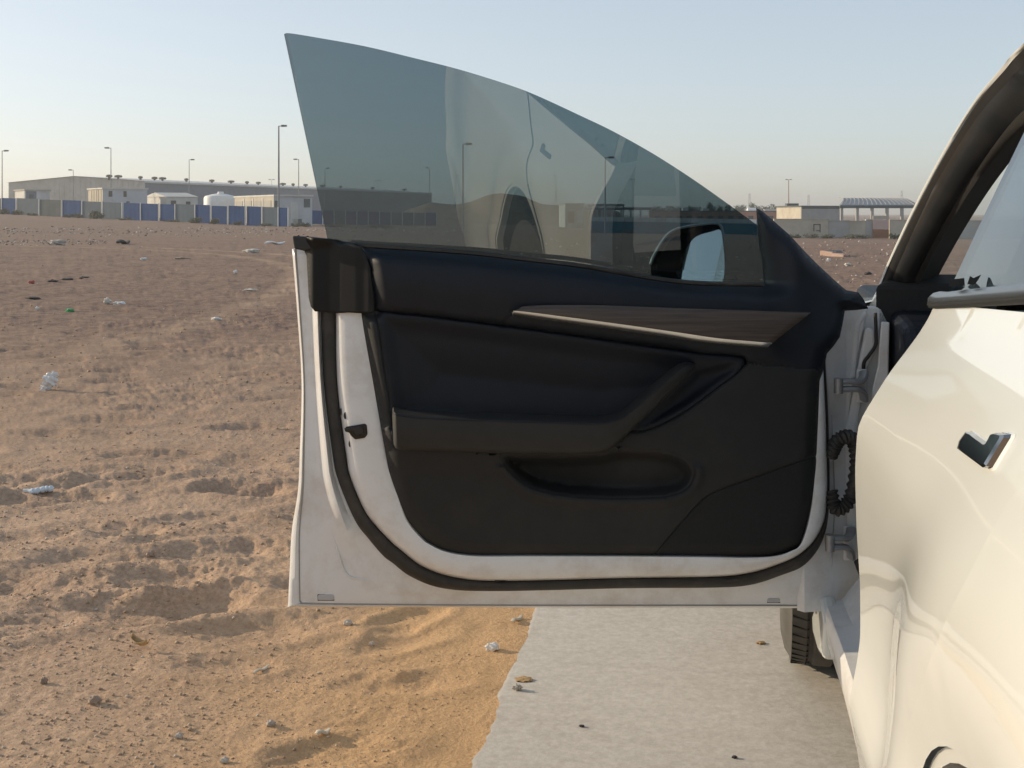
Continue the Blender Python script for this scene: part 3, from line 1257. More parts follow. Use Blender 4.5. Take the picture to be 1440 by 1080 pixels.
mb = MB()
a, b, c_ = side_poly(hscale(1.0), .0005), side_poly(hscale(.97), .005), side_poly(hscale(.86), .0062)
mb.grid([a + a[:1], b + b[:1], c_ + c_[:1]])
mb.add(c_, [tuple(range(len(c_)))])
mb.build('door_handle', 'chrome_dark', rear_door, smooth=25)
mb = MB()
a, b = side_poly(hscale(1.10), .0), side_poly(hscale(1.02), .0015)
mb.grid([a + a[:1], b + b[:1]])
mb.build('handle_surround', 'paint', rear_door, smooth=60)

# ------------------------------------------------------------- sill, jamb and cabin
mb = MB()
ds_ = np.linspace(2.30, .93, 24)
prof_s = [(.300, .20), (.246, .215), (.228, .30), (.2245, .352), (.231, .362), (.262, .366), (.300, .372), (.318, .400), (.34, .42), (.42, .425)]
rows = []
for (l_, z_) in prof_s:
    rows.append([C(l_ + .016 * sst(1.6, 2.3, d), d, z_ - (.045 * sst(1.75, 2.3, d) if .25 < z_ < .37 else 0)) for d in ds_])
mb.grid(rows)
sill = mb.build('sill', 'jamb', car, smooth=40)
mb = MB()
mb.grid([[C(l_, d, z_) for d in ds_] for l_, z_ in ((.305, .380), (.300, .395), (.312, .405), (.330, .415))])
mb.build('sill_seal', 'rubber', sill, smooth=60)

# hinge pillar: the sheet that faces backwards at the front of the opening
JD = 2.315


def J(px, py, dd_=0.0):
    return CP(px, py, JD + dd_)


def jplate(name, poly, dd_, thick, mat, parent=car, bevel=.004):
    mb = MB()
    mb.prism([J(x, y, dd_) for x, y in poly], [J(x, y, dd_ + thick) for x, y in poly])
    o = mb.build(name, mat, parent)
    if bevel:
        mod_bevel(o, bevel, 2)
    return o


pil = jplate('hinge_pillar', [(1130, 436), (1218, 430), (1240, 432), (1250, 452), (1247, 540), (1240, 640), (1238, 800), (1236, 900), (1190, 905), (1168, 858), (1130, 858)], .03, .05, 'jamb')
jplate('pillar_rib', [(1217, 460), (1229, 462), (1232, 490), (1222, 512), (1216, 530), (1206, 600), (1204, 760), (1190, 762), (1188, 612), (1205, 520)], .0, .028, 'jamb', pil, .006)
jplate('pillar_flange', [(1239, 452), (1251, 453), (1249, 540), (1243, 640), (1241, 800), (1228, 800), (1226, 548), (1234, 515)], -.012, .04, 'jamb', pil, .003)
# sunlit corner of the scuttle under the pillar
mb = MB()
mb.hexa([CP(1220, 434, 2.43), CP(1240, 434, 2.38), CP(1256, 440, 2.40), CP(1250, 434, 2.50)], [CP(1233, 408, 2.43), CP(1238, 405, 2.37), CP(1254, 409, 2.39), CP(1246, 404, 2.50)])
mod_bevel(mb.build('scuttle_corner', 'paint', pil), .004)
# wavy weatherstrip beside the rib
mb = MB()
mb.tube([Vector(q) for q in spline([J(1231, 440, -.002), J(1232, 470, -.002), J(1231, 486, -.004), J(1222, 500, -.006), J(1215, 510, -.004), J(1214, 528, 0), J(1211, 545, .01)], 6)], .0035, 8)
mb.build('pillar_weatherstrip', 'rubber', pil, smooth=60)
# fender inner closing panel, wheel side
mb = MB()
rows = []
for (l_, d) in ((.192, 2.285), (.205, 2.275), (.25, 2.29), (.30, 2.33), (.36, 2.36)):
    rows.append([C(l_, d, z) for z in np.linspace(.30, .87, 14)])
mb.grid(rows)
mb.build('fender_closing_panel', 'jamb', pil, smooth=50)
# lower foot of the fender, lit by the sun
mb = MB()
foot = [(2.29, .33), (2.36, .30), (2.46, .235), (2.44, .20), (2.34, .20), (2.25, .22), (2.22, .30)]
mb.hexa([C(.266, d, z) for d, z in foot], [C(.236, d, z) for d, z in foot])
mod_bevel(mb.build('fender_foot', 'paint', sill), .01, 3)


# hinges: two arms with a knuckle each
def hinge(y0, y1, x0, x1):
    mb = MB()
    for yy in (y0, y1):
        pts = [CP(x0, yy, 2.27), CP((x0 + x1) / 2, yy - 1, 2.275), CP(x1 - 6, yy, 2.28), CP(x1, yy + (6 if yy == y1 else -6), 2.29), CP(x1 + 1, yy + (14 if yy == y1 else -14), 2.30)]
        pts = [Vector(q) for q in spline(pts, 4)]
        mb.tube(pts, .0062, 8, flat=1.6)
    o = mb.build('hinge', 'steel', car, smooth=40)
    mb = MB()
    p, q = CP(x0 + 3, y0 - 5, 2.265), CP(x0 + 3, y1 + 5, 2.265)
    mb.tube([p, q], .009, 12)
    mb.build('hinge_pin', 'steel', o, smooth=40)
    mb = MB()
    pl = [(x1 - 10, y0 - 18), (x1 + 6, y0 - 18), (x1 + 5, y1 + 18), (x1 - 10, y1 + 18)]
    mb.prism([CP(x, y, 2.305) for x, y in pl], [CP(x, y, 2.315) for x, y in pl])
    mod_bevel(mb.build('hinge_plate', 'jamb', o), .003)


hinge(537, 548, 1176, 1214)
hinge(757, 770, 1164, 1196)
# corrugated cable boot between door and pillar
cp_ = [Vector(q) for q in spline([CP(1168, 640, 2.26), CP(1180, 618, 2.24), CP(1198, 617, 2.25), CP(1205, 650, 2.26), CP(1196, 700, 2.26), CP(1176, 716, 2.25), CP(1168, 690, 2.26)], 26)]
mb = MB()
rr = [.0125 + .0020 * math.sin(i * 1.15) for i in range(len(cp_))]
mb.tube(cp_, rr, 12)
mb.build('cable_boot', 'rubber', car, smooth=50)

# cabin: bulkhead, dashboard, floor, seats, far door lining
mb = MB()
mb.hexa([C(.345, 2.345, .40), C(.345, 2.345, .93), C(.40, 2.42, .95), C(.40, 2.42, .40)], [C(1.80, 2.345, .40), C(1.80, 2.345, .93), C(1.75, 2.42, .95), C(1.75, 2.42, .40)])
mod_bevel(mb.build('bulkhead', 'headliner', car), .01)
mb = MB()
dash = [(2.40, .60), (2.14, .62), (2.09, .70), (2.12, .78), (2.20, .865), (2.40, .885), (2.85, .90), (2.85, .60)]
mb.hexa([C(.375, d, z) for d, z in dash], [C(2 * LC - .375, d, z) for d, z in dash])
mod_bevel(mb.build('dashboard', 'leather', car), .02, 3)
mb = MB()
mb.hexa([C(.40, 2.36, .36), C(.40, .0, .36), C(1.75, .0, .36), C(1.75, 2.36, .36)], [C(.40, 2.36, .40), C(.40, .0, .40), C(1.75, .0, .40), C(1.75, 2.36, .40)])
mb.build('floor_carpet', 'headliner', car)
for Ls in (.50, 1.16):
    seat = empty('front_seat', C(Ls + .25, 1.5, .40) - base)
    seat.parent = car
    mb = MB()
    mb.hexa([C(Ls, 1.80, .48), C(Ls, 1.25, .46), C(Ls + .5, 1.25, .46), C(Ls + .5, 1.80, .48)], [C(Ls + .03, 1.82, .66), C(Ls + .03, 1.25, .60), C(Ls + .47, 1.25, .60), C(Ls + .47, 1.82, .66)])
    mod_bevel(mb.build('seat_cushion', 'leather', seat), .05, 4)
    mb = MB()
    mb.hexa([C(Ls + .02, 1.33, .58), C(Ls + .02, 1.18, .56), C(Ls + .48, 1.18, .56), C(Ls + .48, 1.33, .58)], [C(Ls + .08, 1.10, 1.12), C(Ls + .08, .99, 1.11), C(Ls + .42, .99, 1.11), C(Ls + .42, 1.10, 1.12)])
    mod_bevel(mb.build('seat_back', 'leather', seat), .05, 4)
    mb = MB()
    mb.hexa([C(Ls + .14, 1.10, 1.14), C(Ls + .14, 1.00, 1.14), C(Ls + .36, 1.00, 1.14), C(Ls + .36, 1.10, 1.14)], [C(Ls + .15, 1.06, 1.28), C(Ls + .15, .98, 1.28), C(Ls + .35, .98, 1.28), C(Ls + .35, 1.06, 1.28)])
    mod_bevel(mb.build('head_rest', 'leather', seat), .03, 4)
mb = MB()
mb.tube([C(.75 + .185 * math.cos(a), 1.93 + .07 * math.sin(a), .80 + .17 * math.sin(a)) for a in np.linspace(0, 2 * math.pi, 40)], .014, 8, caps=False)
mb.tube([C(.57, 1.93, .80), C(.93, 1.93, .80)], .018, 8)
mb.tube([C(.75, 1.93, .80), C(.75, 2.15, .72)], .03, 10)
mb.build('steering_wheel', 'leather', car, smooth=50)
# B pillar cover between the two doors
mb = MB()
rows = []
for (a_, b_) in ((.0, 1.205), (.012, 1.225), (.05, 1.215), (.09, 1.14), (.08, 1.06)):
    rows.append([C(.285 + a_ + .42 * max(0, z - .965), b_, z) for z in np.linspace(.42, 1.36, 14)])
mb.grid(rows)
mb.build('middle_pillar', 'headliner', car, smooth=60)

# ================================================================== THE OPEN FRONT DOOR
K0 = [(413, 350), (420, 440), (426, 540), (424, 640), (422, 690), (415, 745), (413, 800), (412, 843), (413, 851), (425, 851.5), (560, 852), (700, 852.5),
      (880, 853), (1050, 853), (1145, 853.5), (1163, 853), (1167, 835), (1172, 760), (1174, 700), (1170, 600), (1166, 497)]
K1 = [(453, 350), (453, 440), (457, 540), (469, 637), (477, 675), (500, 730), (520, 757), (540, 780), (553, 790), (580, 810), (625, 826), (700, 830),
      (880, 826), (1005, 825), (1055, 821), (1097, 808), (1132, 792), (1157, 757), (1166, 705), (1165, 600), (1160, 497)]
K2 = [(472, 350), (472, 440), (474, 540), (486, 637), (492, 670), (512, 717), (530, 741), (550, 762), (563, 773), (595, 797), (640, 812), (705, 817),
      (880, 813), (1005, 811), (1052, 806), (1090, 795), (1126, 778), (1152, 748), (1163, 703), (1161.5, 600), (1156.5, 497)]
K3 = [(500, 350), (508, 440), (525, 540), (542, 637), (550, 675), (565, 722), (575, 740), (590, 757), (600, 765), (625, 777), (665, 783.5), (740, 784),
      (880, 784), (1000, 785), (1045, 785.5), (1085, 783.5), (1112, 776), (1130, 760), (1144, 701), (1150, 600), (1154, 497)]
PER = 8
S0, S1, S2, S3 = [spline(k, PER) for k in (K0, K1, K2, K3)]
NS = len(S0)


def ctr(a, b, t, o):
    """contour between two, t of the way, at depth o (number or array)"""
    q = a + (b - a) * t
    oo = np.broadcast_to(np.asarray(o, float), (NS,))
    return [D(q[i, 0], q[i, 1], oo[i]) for i in range(NS)]


ki = np.arange(NS) / PER
left = sst(6.5, 4.5, ki)                 # 1 along the trailing edge, 0 along the bottom
shell = MB()
rows = [ctr(S0, S1, -.03, -.050), ctr(S0, S1, -.05, -.024), ctr(S0, S1, -.035, -.014), ctr(S0, S1, 0.02, -.010), ctr(S0, S1, .06, -.013),
        ctr(S0, S1, .10, -.012), ctr(S0, S1, .40, -.010 + .004 * left), ctr(S0, S1, .58, -.007 + .004 * left), ctr(S0, S1, .70, -.004 + .022 * left),
        ctr(S0, S1, .80, -.003 + .026 * left), ctr(S0, S1, .92, .000 + .004 * left), ctr(S0, S1, 1.0, .002), ctr(S1, S2, .5, .004), ctr(S1, S2, 1.0, .006),
        ctr(S2, S3, .03, .022), ctr(S2, S3, .10, .036), ctr(S2, S3, .22, .044), ctr(S2, S3, .5, .048), ctr(S2, S3, .85, .050), ctr(S2, S3, 1.04, .049), ctr(S2, S3, 1.15, .040)]
shell.grid(rows)
# outer skin, bulging away from the viewer
cen = np.array([790, 600.0])
for t0, t1, o0, o1 in ((0, .04, -.050, -.060), (.04, .25, -.060, -.085), (.25, .6, -.085, -.115), (.6, .97, -.115, -.125)):
    a = S0 + (cen - S0) * t0
    b = S0 + (cen - S0) * t1
    shell.grid([[D(a[i, 0], a[i, 1], o0) for i in range(NS)], [D(b[i, 0], b[i, 1], o1) for i in range(NS)]])
tops = [(413, 350), (700, 372), (950, 398), (1166, 497)]
shell.grid([[D(x, y, -.05) for x, y in tops], [D(x, y + 8, -.085) for x, y in tops], [D(790, 590, -.125)] * 4])
door = shell.build('front_door', 'jamb', car, smooth=50, label='white inner shell of the open front door')
mod_solid(door, .0012, 0)

# rubber seal round the door
seal = MB()
rows = []
for t, o in ((-.10, .004), (-.02, .016), (.2, .022), (.5, .024), (.8, .022), (1.0, .017), (1.04, .006)):
    rows.append(ctr(S1, S2, t, o))
seal.grid(rows)
seal.build('door_seal', 'rubber', door, smooth=60)
# hem line and its sealant
hem = MB()
hem.tube(ctr(S0, S1, .075, -.0115)[::2], .0012, 6)
hem.build('hem_sealant', pmat('grey_sealant', (.30, .28, .25), .7), door, smooth=60)


def dplate(name, poly, o0, o1, mat, parent=door, bevel=.0015, smooth=None):
    mb = MB()
    mb.prism([D(x, y, o1) for x, y in poly], [D(x, y, o0) for x, y in poly])
    o = mb.build(name, mat, parent, smooth=smooth)
    if bevel:
        mod_bevel(o, bevel, 2)
    return o


def dline(name, pts, o, r, mat, parent=door, per=6, flat=1.0, closed=False):
    q = spline(pts, per)
    mb = MB()
    oo = np.broadcast_to(np.asarray(o, float), (len(q),))
    mb.tube([D(q[i, 0], q[i, 1], oo[i]) for i in range(len(q))], r, 6, flat=flat)
    return mb.build(name, mat, parent, smooth=60)


# embossed panel in the lower corner, drain plugs
dline('embossed_ridge', [(487, 728), (470, 735), (467, 742), (475, 775), (483, 800), (492, 811), (510, 814), (538, 815), (546, 813), (554, 800)], -.0055, .0026, 'jamb')
for (x0, x1, y0, y1) in ((447, 470, 836, 844), (1079, 1097, 841, 847)):
    r_ = 2
    dplate('drain_plug', [(x0 + r_, y0), (x1 - r_, y0), (x1, y0 + r_), (x1, y1 - r_), (x1 - r_, y1), (x0 + r_, y1), (x0, y1 - r_), (x0, y0 + r_)], -.013, -.0085,
           pmat('plug_grey', (.46, .46, .46), .5), bevel=.001)
    dline('plug_gap', [(x0, y0), (x1, y0), (x1, y1), (x0, y1), (x0, y0)], -.011, .0011, 'black_plastic', per=1)
for x in (697, 1021):
    dplate('seal_clip', [(x - 2, 815), (x + 16, 813), (x + 18, 816), (x, 818)], .015, .027, 'rubber')

# latch and its screws
dplate('latch_body', [(486, 600), (499, 598), (513, 595.5), (516, 598), (517, 611), (513, 616), (499, 618), (493, 612), (491, 608), (485, 607)], .030, .0515, 'gloss_black', bevel=.002)
dplate('latch_claw', [(493, 601), (509, 599), (511, 601), (511, 610), (501, 612)], .05, .0545, 'black_plastic', bevel=.002)
dplate('latch_slot', [(484, 602), (498, 601), (498, 606), (485, 606)], .05, .0535, 'black_plastic', bevel=.001)
for (x, y) in ((485.5, 584.5), (492.5, 624.0), (479, 579)):
    mb = MB()
    pts = [D(x + 3 * math.cos(a) * (1 if x > 480 else .5), y + 5.5 * math.sin(a), 0) for a in np.linspace(0, 2 * math.pi, 12, endpoint=False)]
    z0 = .028 if x > 480 else .018
    mb.prism([D(x + 2.4 * math.cos(a) * (1 if x > 480 else .6), y + 5 * math.sin(a), z0 + .012) for a in np.linspace(0, 2 * math.pi, 12, endpoint=False)],
             [D(x + 2.4 * math.cos(a) * (1 if x > 480 else .6), y + 5 * math.sin(a), z0 - .01) for a in np.linspace(0, 2 * math.pi, 12, endpoint=False)])
    mb.build('latch_screw', 'black_plastic', door)

# ---------------- black corner cover at the trailing end of the belt
cor = [(412, 332), (440, 334), (466, 336.5), (480, 338.5), (492, 340.5), (505, 344), (514, 358), (521, 380), (526, 410), (527.5, 437), (521, 441), (508, 440.5), (490, 439.5), (472, 440.5), (453, 438.5), (443, 438),
       (437, 431), (434, 418), (431, 360), (428, 353), (415, 350)]
V, T, cc = cdt(cor, 3.0, lines=[([(453.5, 340), (453.5, 438)], False)])
ox = np.interp(V[:, 0], [410, 430, 440, 452, 455, 463, 480, 500, 512, 520, 528], [-.002, .016, .030, .033, .034, .036, .050, .064, .070, .076, .074])
ox += .010 * sst(350, 336, V[:, 1]) * sst(470, 455, V[:, 0])
ox -= .03 * sst(345, 337, V[:, 1]) * sst(470, 490, V[:, 0])
mb = MB()
mb.add([D(V[i, 0], V[i, 1], ox[i]) for i in range(len(V))], [tuple(t[::-1]) for t in T])
mod_solid(mb.build('belt_end_cover', pmat('satin_black_plastic', (.007, .0075, .008), .45, spec=.25, var=.15, scale=30), door, smooth=50, recalc=False), .004)
dplate('belt_end_cap', [(411, 331.5), (440, 333), (467, 336), (467, 346), (440, 351), (424, 352), (414, 350)], .0, .026, 'black_plastic', bevel=.003)

# ---------------- the lining: one height field cut into its pieces
belt = [(492, 340.5), (540, 344), (580, 346.5), (630, 350), (677, 354), (740, 361.5), (780, 366), (816, 370.5), (870, 380), (917, 388), (955, 393), (990, 395.5), (1030, 396.5), (1074, 397)]
sail = [(1072, 370), (1066, 325), (1063, 292), (1072, 297), (1085, 308), (1110, 330), (1135, 357), (1150, 372), (1165, 386), (1178, 398), (1190, 408), (1207, 411), (1214, 420), (1221, 434), (1205, 436), (1188, 437),
        (1185, 455), (1181, 474), (1172, 487), (1163, 497), (1158, 520)]
c3 = [tuple(q) for q in S3]
c3 = [q for q in c3 if not (q[1] < 441 and q[0] < 600) and not (q[1] < 530 and q[0] > 1100)]
outl = belt + sail + c3[::-1] + [(508, 440.5), (521, 441), (527.5, 437), (526, 410), (521, 380), (514, 358), (505, 344)]
seam_top = [tuple(q) for q in spline([(527.5, 437), (560, 440.5), (600, 444.5), (660, 452), (705, 458), (780, 468), (850, 478), (920, 488), (985, 497), (1030, 500.5), (1046, 504), (1049, 511)], 5)]
seam_rt = [tuple(q) for q in spline([(1049, 511), (1036, 526), (1005, 549), (970, 575), (935, 595), (905, 606), (887, 606)], 5)]
seam_lf = [tuple(q) for q in spline([(527.5, 437), (533, 470), (541, 530), (549, 572), (552, 600), (556, 632)], 5)]
arm_up = [(550, 574), (556, 579), (580, 585), (640, 588), (700, 590), (770, 593), (831, 594), (861, 592), (884, 581), (925, 545), (955, 518), (966, 512), (978, 511.5)]
arm_lo = [(978, 511.5), (979, 517), (960, 536), (940, 556), (912, 582), (887, 605), (868, 623), (854, 631), (840, 635), (800, 637), (700, 635.5), (620, 632), (560, 629), (555, 626), (552, 600)]
arm = [tuple(q) for q in spline(arm_up, 4)] + [tuple(q) for q in spline(arm_lo, 4)][1:]
pocket = [tuple(q) for q in spline([(702, 638), (710, 653), (722, 667), (749, 686), (794, 696), (845, 700), (895, 700), (940, 697), (966, 686), (976, 664), (964, 646), (940, 636), (905, 632), (861, 632)], 5)] + [(850, 636), (800, 639)]
spk = [tuple(q) for q in spline([(917, 784), (950, 745), (985, 706), (1010, 690), (1055, 674), (1100, 658), (1147, 642)], 6)]
strip_zone = [(722, 441), (736, 431), (765, 429), (1140, 440), (1081, 489)]
pts_in = []
def offl(line, k):
    q = np.array(line, float)
    t_ = np.gradient(q, axis=0)
    n_ = np.stack([-t_[:, 1], t_[:, 0]], 1) / (np.hypot(t_[:, 0], t_[:, 1])[:, None] + 1e-9)
    return [tuple(v) for v in (q + n_ * k)[1:-1]]


V, T, cc = cdt(outl, 4.2, lines=[(offl(seam_top, 3), False), (offl(seam_top, -3), False), (offl(seam_rt, 3), False), (offl(spk, 2.5), False), (offl(spk, -2.5), False), (seam_top, False), (seam_rt, False), (arm, True), (pocket, True), (spk, False), ([(705, 458), (722, 441)], False), (seam_lf, False)], bstep=4.0)
e = pdist(outl, V, True)
x, y = V[:, 0], V[:, 1]
topdist = pdist(belt, V)
seam_y = np.interp(x, [q[0] for q in seam_top], [q[1] for q in seam_top])
belt_y = np.interp(x, [q[0] for q in belt], [q[1] for q in belt])
o = .050 + .026 * (1 - (1 - np.clip(e / 20, 0, 1)) ** 2)
up = np.clip((seam_y - y) / np.maximum(seam_y - belt_y, 1), 0, 1)          # 1 at belt, 0 at the seam
isup = sst(0, 6, seam_y - y) * sst(1130, 1080, x)
o += isup * (.020 * np.sin(np.clip(up, 0, 1) * math.pi * .85 + .25) - .050 * sst(.75, 1.0, up))
o -= .030 * sst(1075, 1160, x) * sst(500, 380, y)                           # sail corner turns back to the pillar
ins = [tuple(q) for q in seam_top] + [tuple(q) for q in seam_rt][1:] + [(868, 623), (552, 600)]
sd_ins = sdf(ins, V)
o -= .012 * sst(0, 30, sd_ins) + .012 * sst(30, 110, sd_ins)
sd_arm = sdf(arm, V)
o += .010 * sst(-40, 0, sd_arm) * (sd_arm <= 0) * (y > 600) * (x < 870)
# recess behind the pull
rec = [(890, 604), (979, 517), (1040, 506), (1036, 526), (970, 575), (905, 606)]
o -= .012 * sst(0, 16, sdf(rec, V))
sd_p = sdf(pocket, V)
o -= np.where(sd_p > 0, .058 * sst(0, 16, sd_p) * (1 - .35 * sst(820, 900, x)) + .0, 0)
lip = np.exp(-((sd_p + 7) / 6) ** 2) * (y > 655)
o += .008 * lip
o -= .004 * sst(0, 8, sdf(spk + [(1147, 784)], V))
lowz = sst(640, 780, y)
o -= .016 * lowz
for ln, dep, wd in ((seam_top, .004, 3.0), (seam_rt, .0035, 3.0), (spk, .0035, 2.4), ([(705, 458), (722, 441)], .004, 3.0), (seam_lf, .003, 3.0)):
    o -= dep * np.exp(-(pdist(ln, V) / wd) ** 2)
reg = np.full(len(T), 0)
in_arm = inside(arm, cc)
in_ins = inside(ins, cc) & ~in_arm
in_pk = inside(pocket, cc) & ~in_arm
in_spk = inside([(917, 784)] + spk + [(1200, 642), (1200, 800), (917, 800)], cc)
sy = np.interp(cc[:, 0], [q[0] for q in seam_top] + [1200], [q[1] for q in seam_top] + [525])
upper = (cc[:, 1] < sy) & ~in_ins
reg[upper] = 1
reg[in_ins] = 2
reg[in_arm] = 2
reg[in_pk] = 4
reg[in_spk & ~in_pk] = 5
allp = [D(V[i, 0], V[i, 1], o[i]) for i in range(len(V))]
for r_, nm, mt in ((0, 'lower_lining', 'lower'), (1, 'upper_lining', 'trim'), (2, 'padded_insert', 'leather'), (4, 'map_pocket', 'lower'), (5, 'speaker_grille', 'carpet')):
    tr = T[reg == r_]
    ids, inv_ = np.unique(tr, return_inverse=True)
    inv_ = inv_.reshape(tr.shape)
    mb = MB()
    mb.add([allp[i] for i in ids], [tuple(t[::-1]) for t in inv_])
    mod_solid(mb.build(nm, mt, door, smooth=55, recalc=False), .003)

# walnut strip with its bright lower edge
sil_t = spline([(721.5, 440), (728, 437), (790, 444.5), (887, 457.5), (960, 468), (1015, 476), (1086, 482)], 6)
sil_b = spline([(721, 442), (728, 443.5), (790, 452.5), (850, 461), (930, 472.5), (1000, 482), (1080, 488.5)], 6)
wd_t = spline([(731, 434), (742, 431.5), (790, 430), (870, 431), (950, 434), (1050, 437), (1139, 441)], 6)
n_ = len(sil_t)
mb = MB()


def crow(a, b, t, o_):
    q = a + (b - a) * t
    oo = np.linspace(o_[0], o_[1], n_)
    return [D(q[i, 0], q[i, 1], oo[i]) for i in range(n_)]


mb.grid([crow(wd_t, sil_t, -.02, (.080, .058)), crow(wd_t, sil_t, 0.02, (.1100, .098)), crow(wd_t, sil_t, .14, (.1115, .100)), crow(wd_t, sil_t, .5, (.112, .102)), crow(wd_t, sil_t, .92, (.114, .104)), crow(wd_t, sil_t, 1.0, (.1135, .1035)), crow(wd_t, sil_t, 1.02, (.082, .06))])
mod_solid(mb.build('walnut_strip', 'wood', door, smooth=40), .002)
mb = MB()
mb.grid([crow(sil_t, sil_b, -.1, (.088, .062)), crow(sil_t, sil_b, 0.05, (.1165, .1065)), crow(sil_t, sil_b, .45, (.1150, .1050)), crow(sil_t, sil_b, 1.0, (.106, .096)), crow(sil_t, sil_b, 1.05, (.082, .06))])
mod_solid(mb.build('bright_strip', 'metal', door, smooth=40), .002)
# red reflector on the end of the lining
dplate('door_reflector', [(555, 637), (562.5, 637), (564, 657), (559, 659)], .06, .0715, 'reflector', bevel=.001)
# armrest and pull handle: one sweep from the trailing end up to the tip
aU = spline([(552, 578), (559, 582.5), (590, 586.5), (640, 589), (700, 591), (770, 593.5), (831, 595), (861, 592.5), (884, 581.5), (925, 546), (953, 521), (966, 513), (977, 511)], 8)
aL = spline([(553.5, 625), (561, 630), (590, 632), (640, 633.5), (700, 635.5), (770, 637), (822, 637), (846, 634.5), (868, 622.5), (913, 580), (957, 538), (972, 523), (980, 514)], 8)
n_ = len(aU)
tt = np.linspace(0, 1, n_)
hgt = np.interp(tt, [0, .03, .07, .55, .75, .92, 1], [.098, .120, .130, .130, .122, .098, .070])
up_n = np.stack([np.interp(tt, [0, .55, .7, 1], [0, 0, -.62, -.70]), np.interp(tt, [0, .55, .7, 1], [-1, -1, -.78, -.72])], 1)


def arow(t, oo, lift=0.0):
    q = aU + (aL - aU) * t + up_n * lift
    ov = np.broadcast_to(np.asarray(oo, float), (n_,))
    return [D(q[i, 0], q[i, 1], ov[i]) for i in range(n_)]


mb = MB()
mb.grid([arow(0, hgt - .085, 12), arow(0, hgt - .060, 9.5), arow(0, hgt - .030, 5.5), arow(0, hgt - .008, 2.0), arow(0, hgt - .001, .6), arow(.02, hgt + .0015), arow(.07, hgt + .002), arow(.4, hgt + .0005), arow(.8, hgt - .004),
         arow(.93, hgt - .008), arow(.99, hgt - .014), arow(1.045, hgt - .030), arow(1.05, hgt - .050), arow(1.0, hgt - .085)])
ends = MB()
aro = mb.build('armrest', 'armrest', door, smooth=50)
mod_solid(aro, .002)
mb = MB()
e0 = [arow(0, hgt - .060, 9.5)[0], arow(0, hgt - .001, .6)[0], arow(.02, hgt + .0015)[0], arow(.4, hgt + .0005)[0], arow(.93, hgt - .008)[0], arow(1.0, hgt - .085)[0], D(551, 600, .03)]
mb.add(e0, [tuple(range(len(e0)))])
mb.build('armrest_end', 'armrest', door)
mb = MB()
mb.tube(arow(.035, hgt + .0022), .0007, 5)
mb.build('armrest_seam', 'leather', door, smooth=60)

# ---------------- window glass, leaning back over the lining
g_top = spline([(400, 48), (408, 46.8), (447, 53), (513, 65), (580, 81), (647, 98), (713, 118.5), (754, 134), (819, 164), (862.5, 185), (917, 215.5), (971, 250), (1025, 288), (1062, 315), (1066, 319)], 5)
g_bot = spline([(462, 341), (465, 342), (482, 346), (516, 350), (560, 352), (610, 357), (660, 362), (700, 366), (770, 377), (820, 384), (880, 396), (950, 404), (1010, 408), (1068, 410), (1076, 410)], 5)
n_ = len(g_top)


def g_o(px, py):
    """lean and barrel of the pane at a picture point"""
    h_ = (365 - py) / 728.0
    return .034 + .105 * h_ + .03 * h_ * h_ - .012 * ((px - 700) / 400.0) ** 2 - .060 * (px - 440) / 728.0


rows = []
for t in np.linspace(0, 1, 20):
    q = g_bot + (g_top - g_bot) * t
    rows.append([D(q[i, 0], q[i, 1], g_o(*q[i])) for i in range(n_)])
gw = pane(rows, .0045).build('window_glass', ['door_glass', 'glass_edge'], door, smooth=80)
# beltline wiper in front of the glass foot
dline('belt_wiper', [(q[0], q[1] + 3.0) for q in belt], .048, .0045, 'rubber', per=3)

# ---------------- mirror on the outside of the door, seen through the pane
hs_out = [tuple(q) for q in spline([(914.5, 372), (918, 362), (924, 351), (932, 338), (942, 327), (955, 321), (975, 317), (995, 314.5), (1007, 314), (1013, 317), (1016, 325), (1018, 340), (1020, 360), (1019, 380), (1016, 396), (1013, 402)], 4)] + [(990, 408), (950, 408), (922, 402), (915, 388)]
mg = [tuple(q) for q in spline([(1014.5, 399), (1018.5, 385), (1018.7, 360), (1016.5, 340), (1013, 323.5), (1000, 326), (985, 330), (975, 336), (966, 348), (958, 362), (952, 378), (951.5, 384), (953, 390), (960, 394)], 4)]
MH = -.17


def scalep(poly, k, c=None):
    c = np.mean(np.array(poly), 0) if c is None else np.array(c)
    return [tuple(c + (np.array(q) - c) * k) for q in poly]


mb = MB()
mc = (975, 366)
rings = [(.90, MH - .135), (.945, MH - .06), (.972, MH - .012), (.985, MH + .004), (1.0, MH), (1.0, MH - .02), (.985, MH - .08), (.93, MH - .15), (.6, MH - .185), (.2, MH - .192)]
rows = []
for k_, o_ in rings:
    pl = scalep(hs_out, k_, mc)
    rows.append([D(a, b, o_) for a, b in pl] + [D(*pl[0], o_)])
mb.grid(rows)
mh = mb.build('mirror_housing', 'gloss_black', door, smooth=60)
dplate('mirror_cavity', scalep(hs_out, .84, mc), MH - .155, MH - .135, 'black_plastic', mh, bevel=0)
dline('mirror_rim', hs_out[:44], MH + .003, .0032, 'mirror_rim', mh, per=1)
mb = MB()
m_c = D(985, 362, MH + .018)                         # the glass looks out along the flank towards the evening sky
v_in = (m_c - Vector((0, 0, H))).normalized()
m_n = (Vector((-.93, -.18, .17)).normalized() - v_in).normalized()


def tilt(a, b):
    r_ = P(a, b, 1.0) - Vector((0, 0, H))
    t_ = (m_c - Vector((0, 0, H))).dot(m_n) / r_.dot(m_n)
    return Y0 - t_


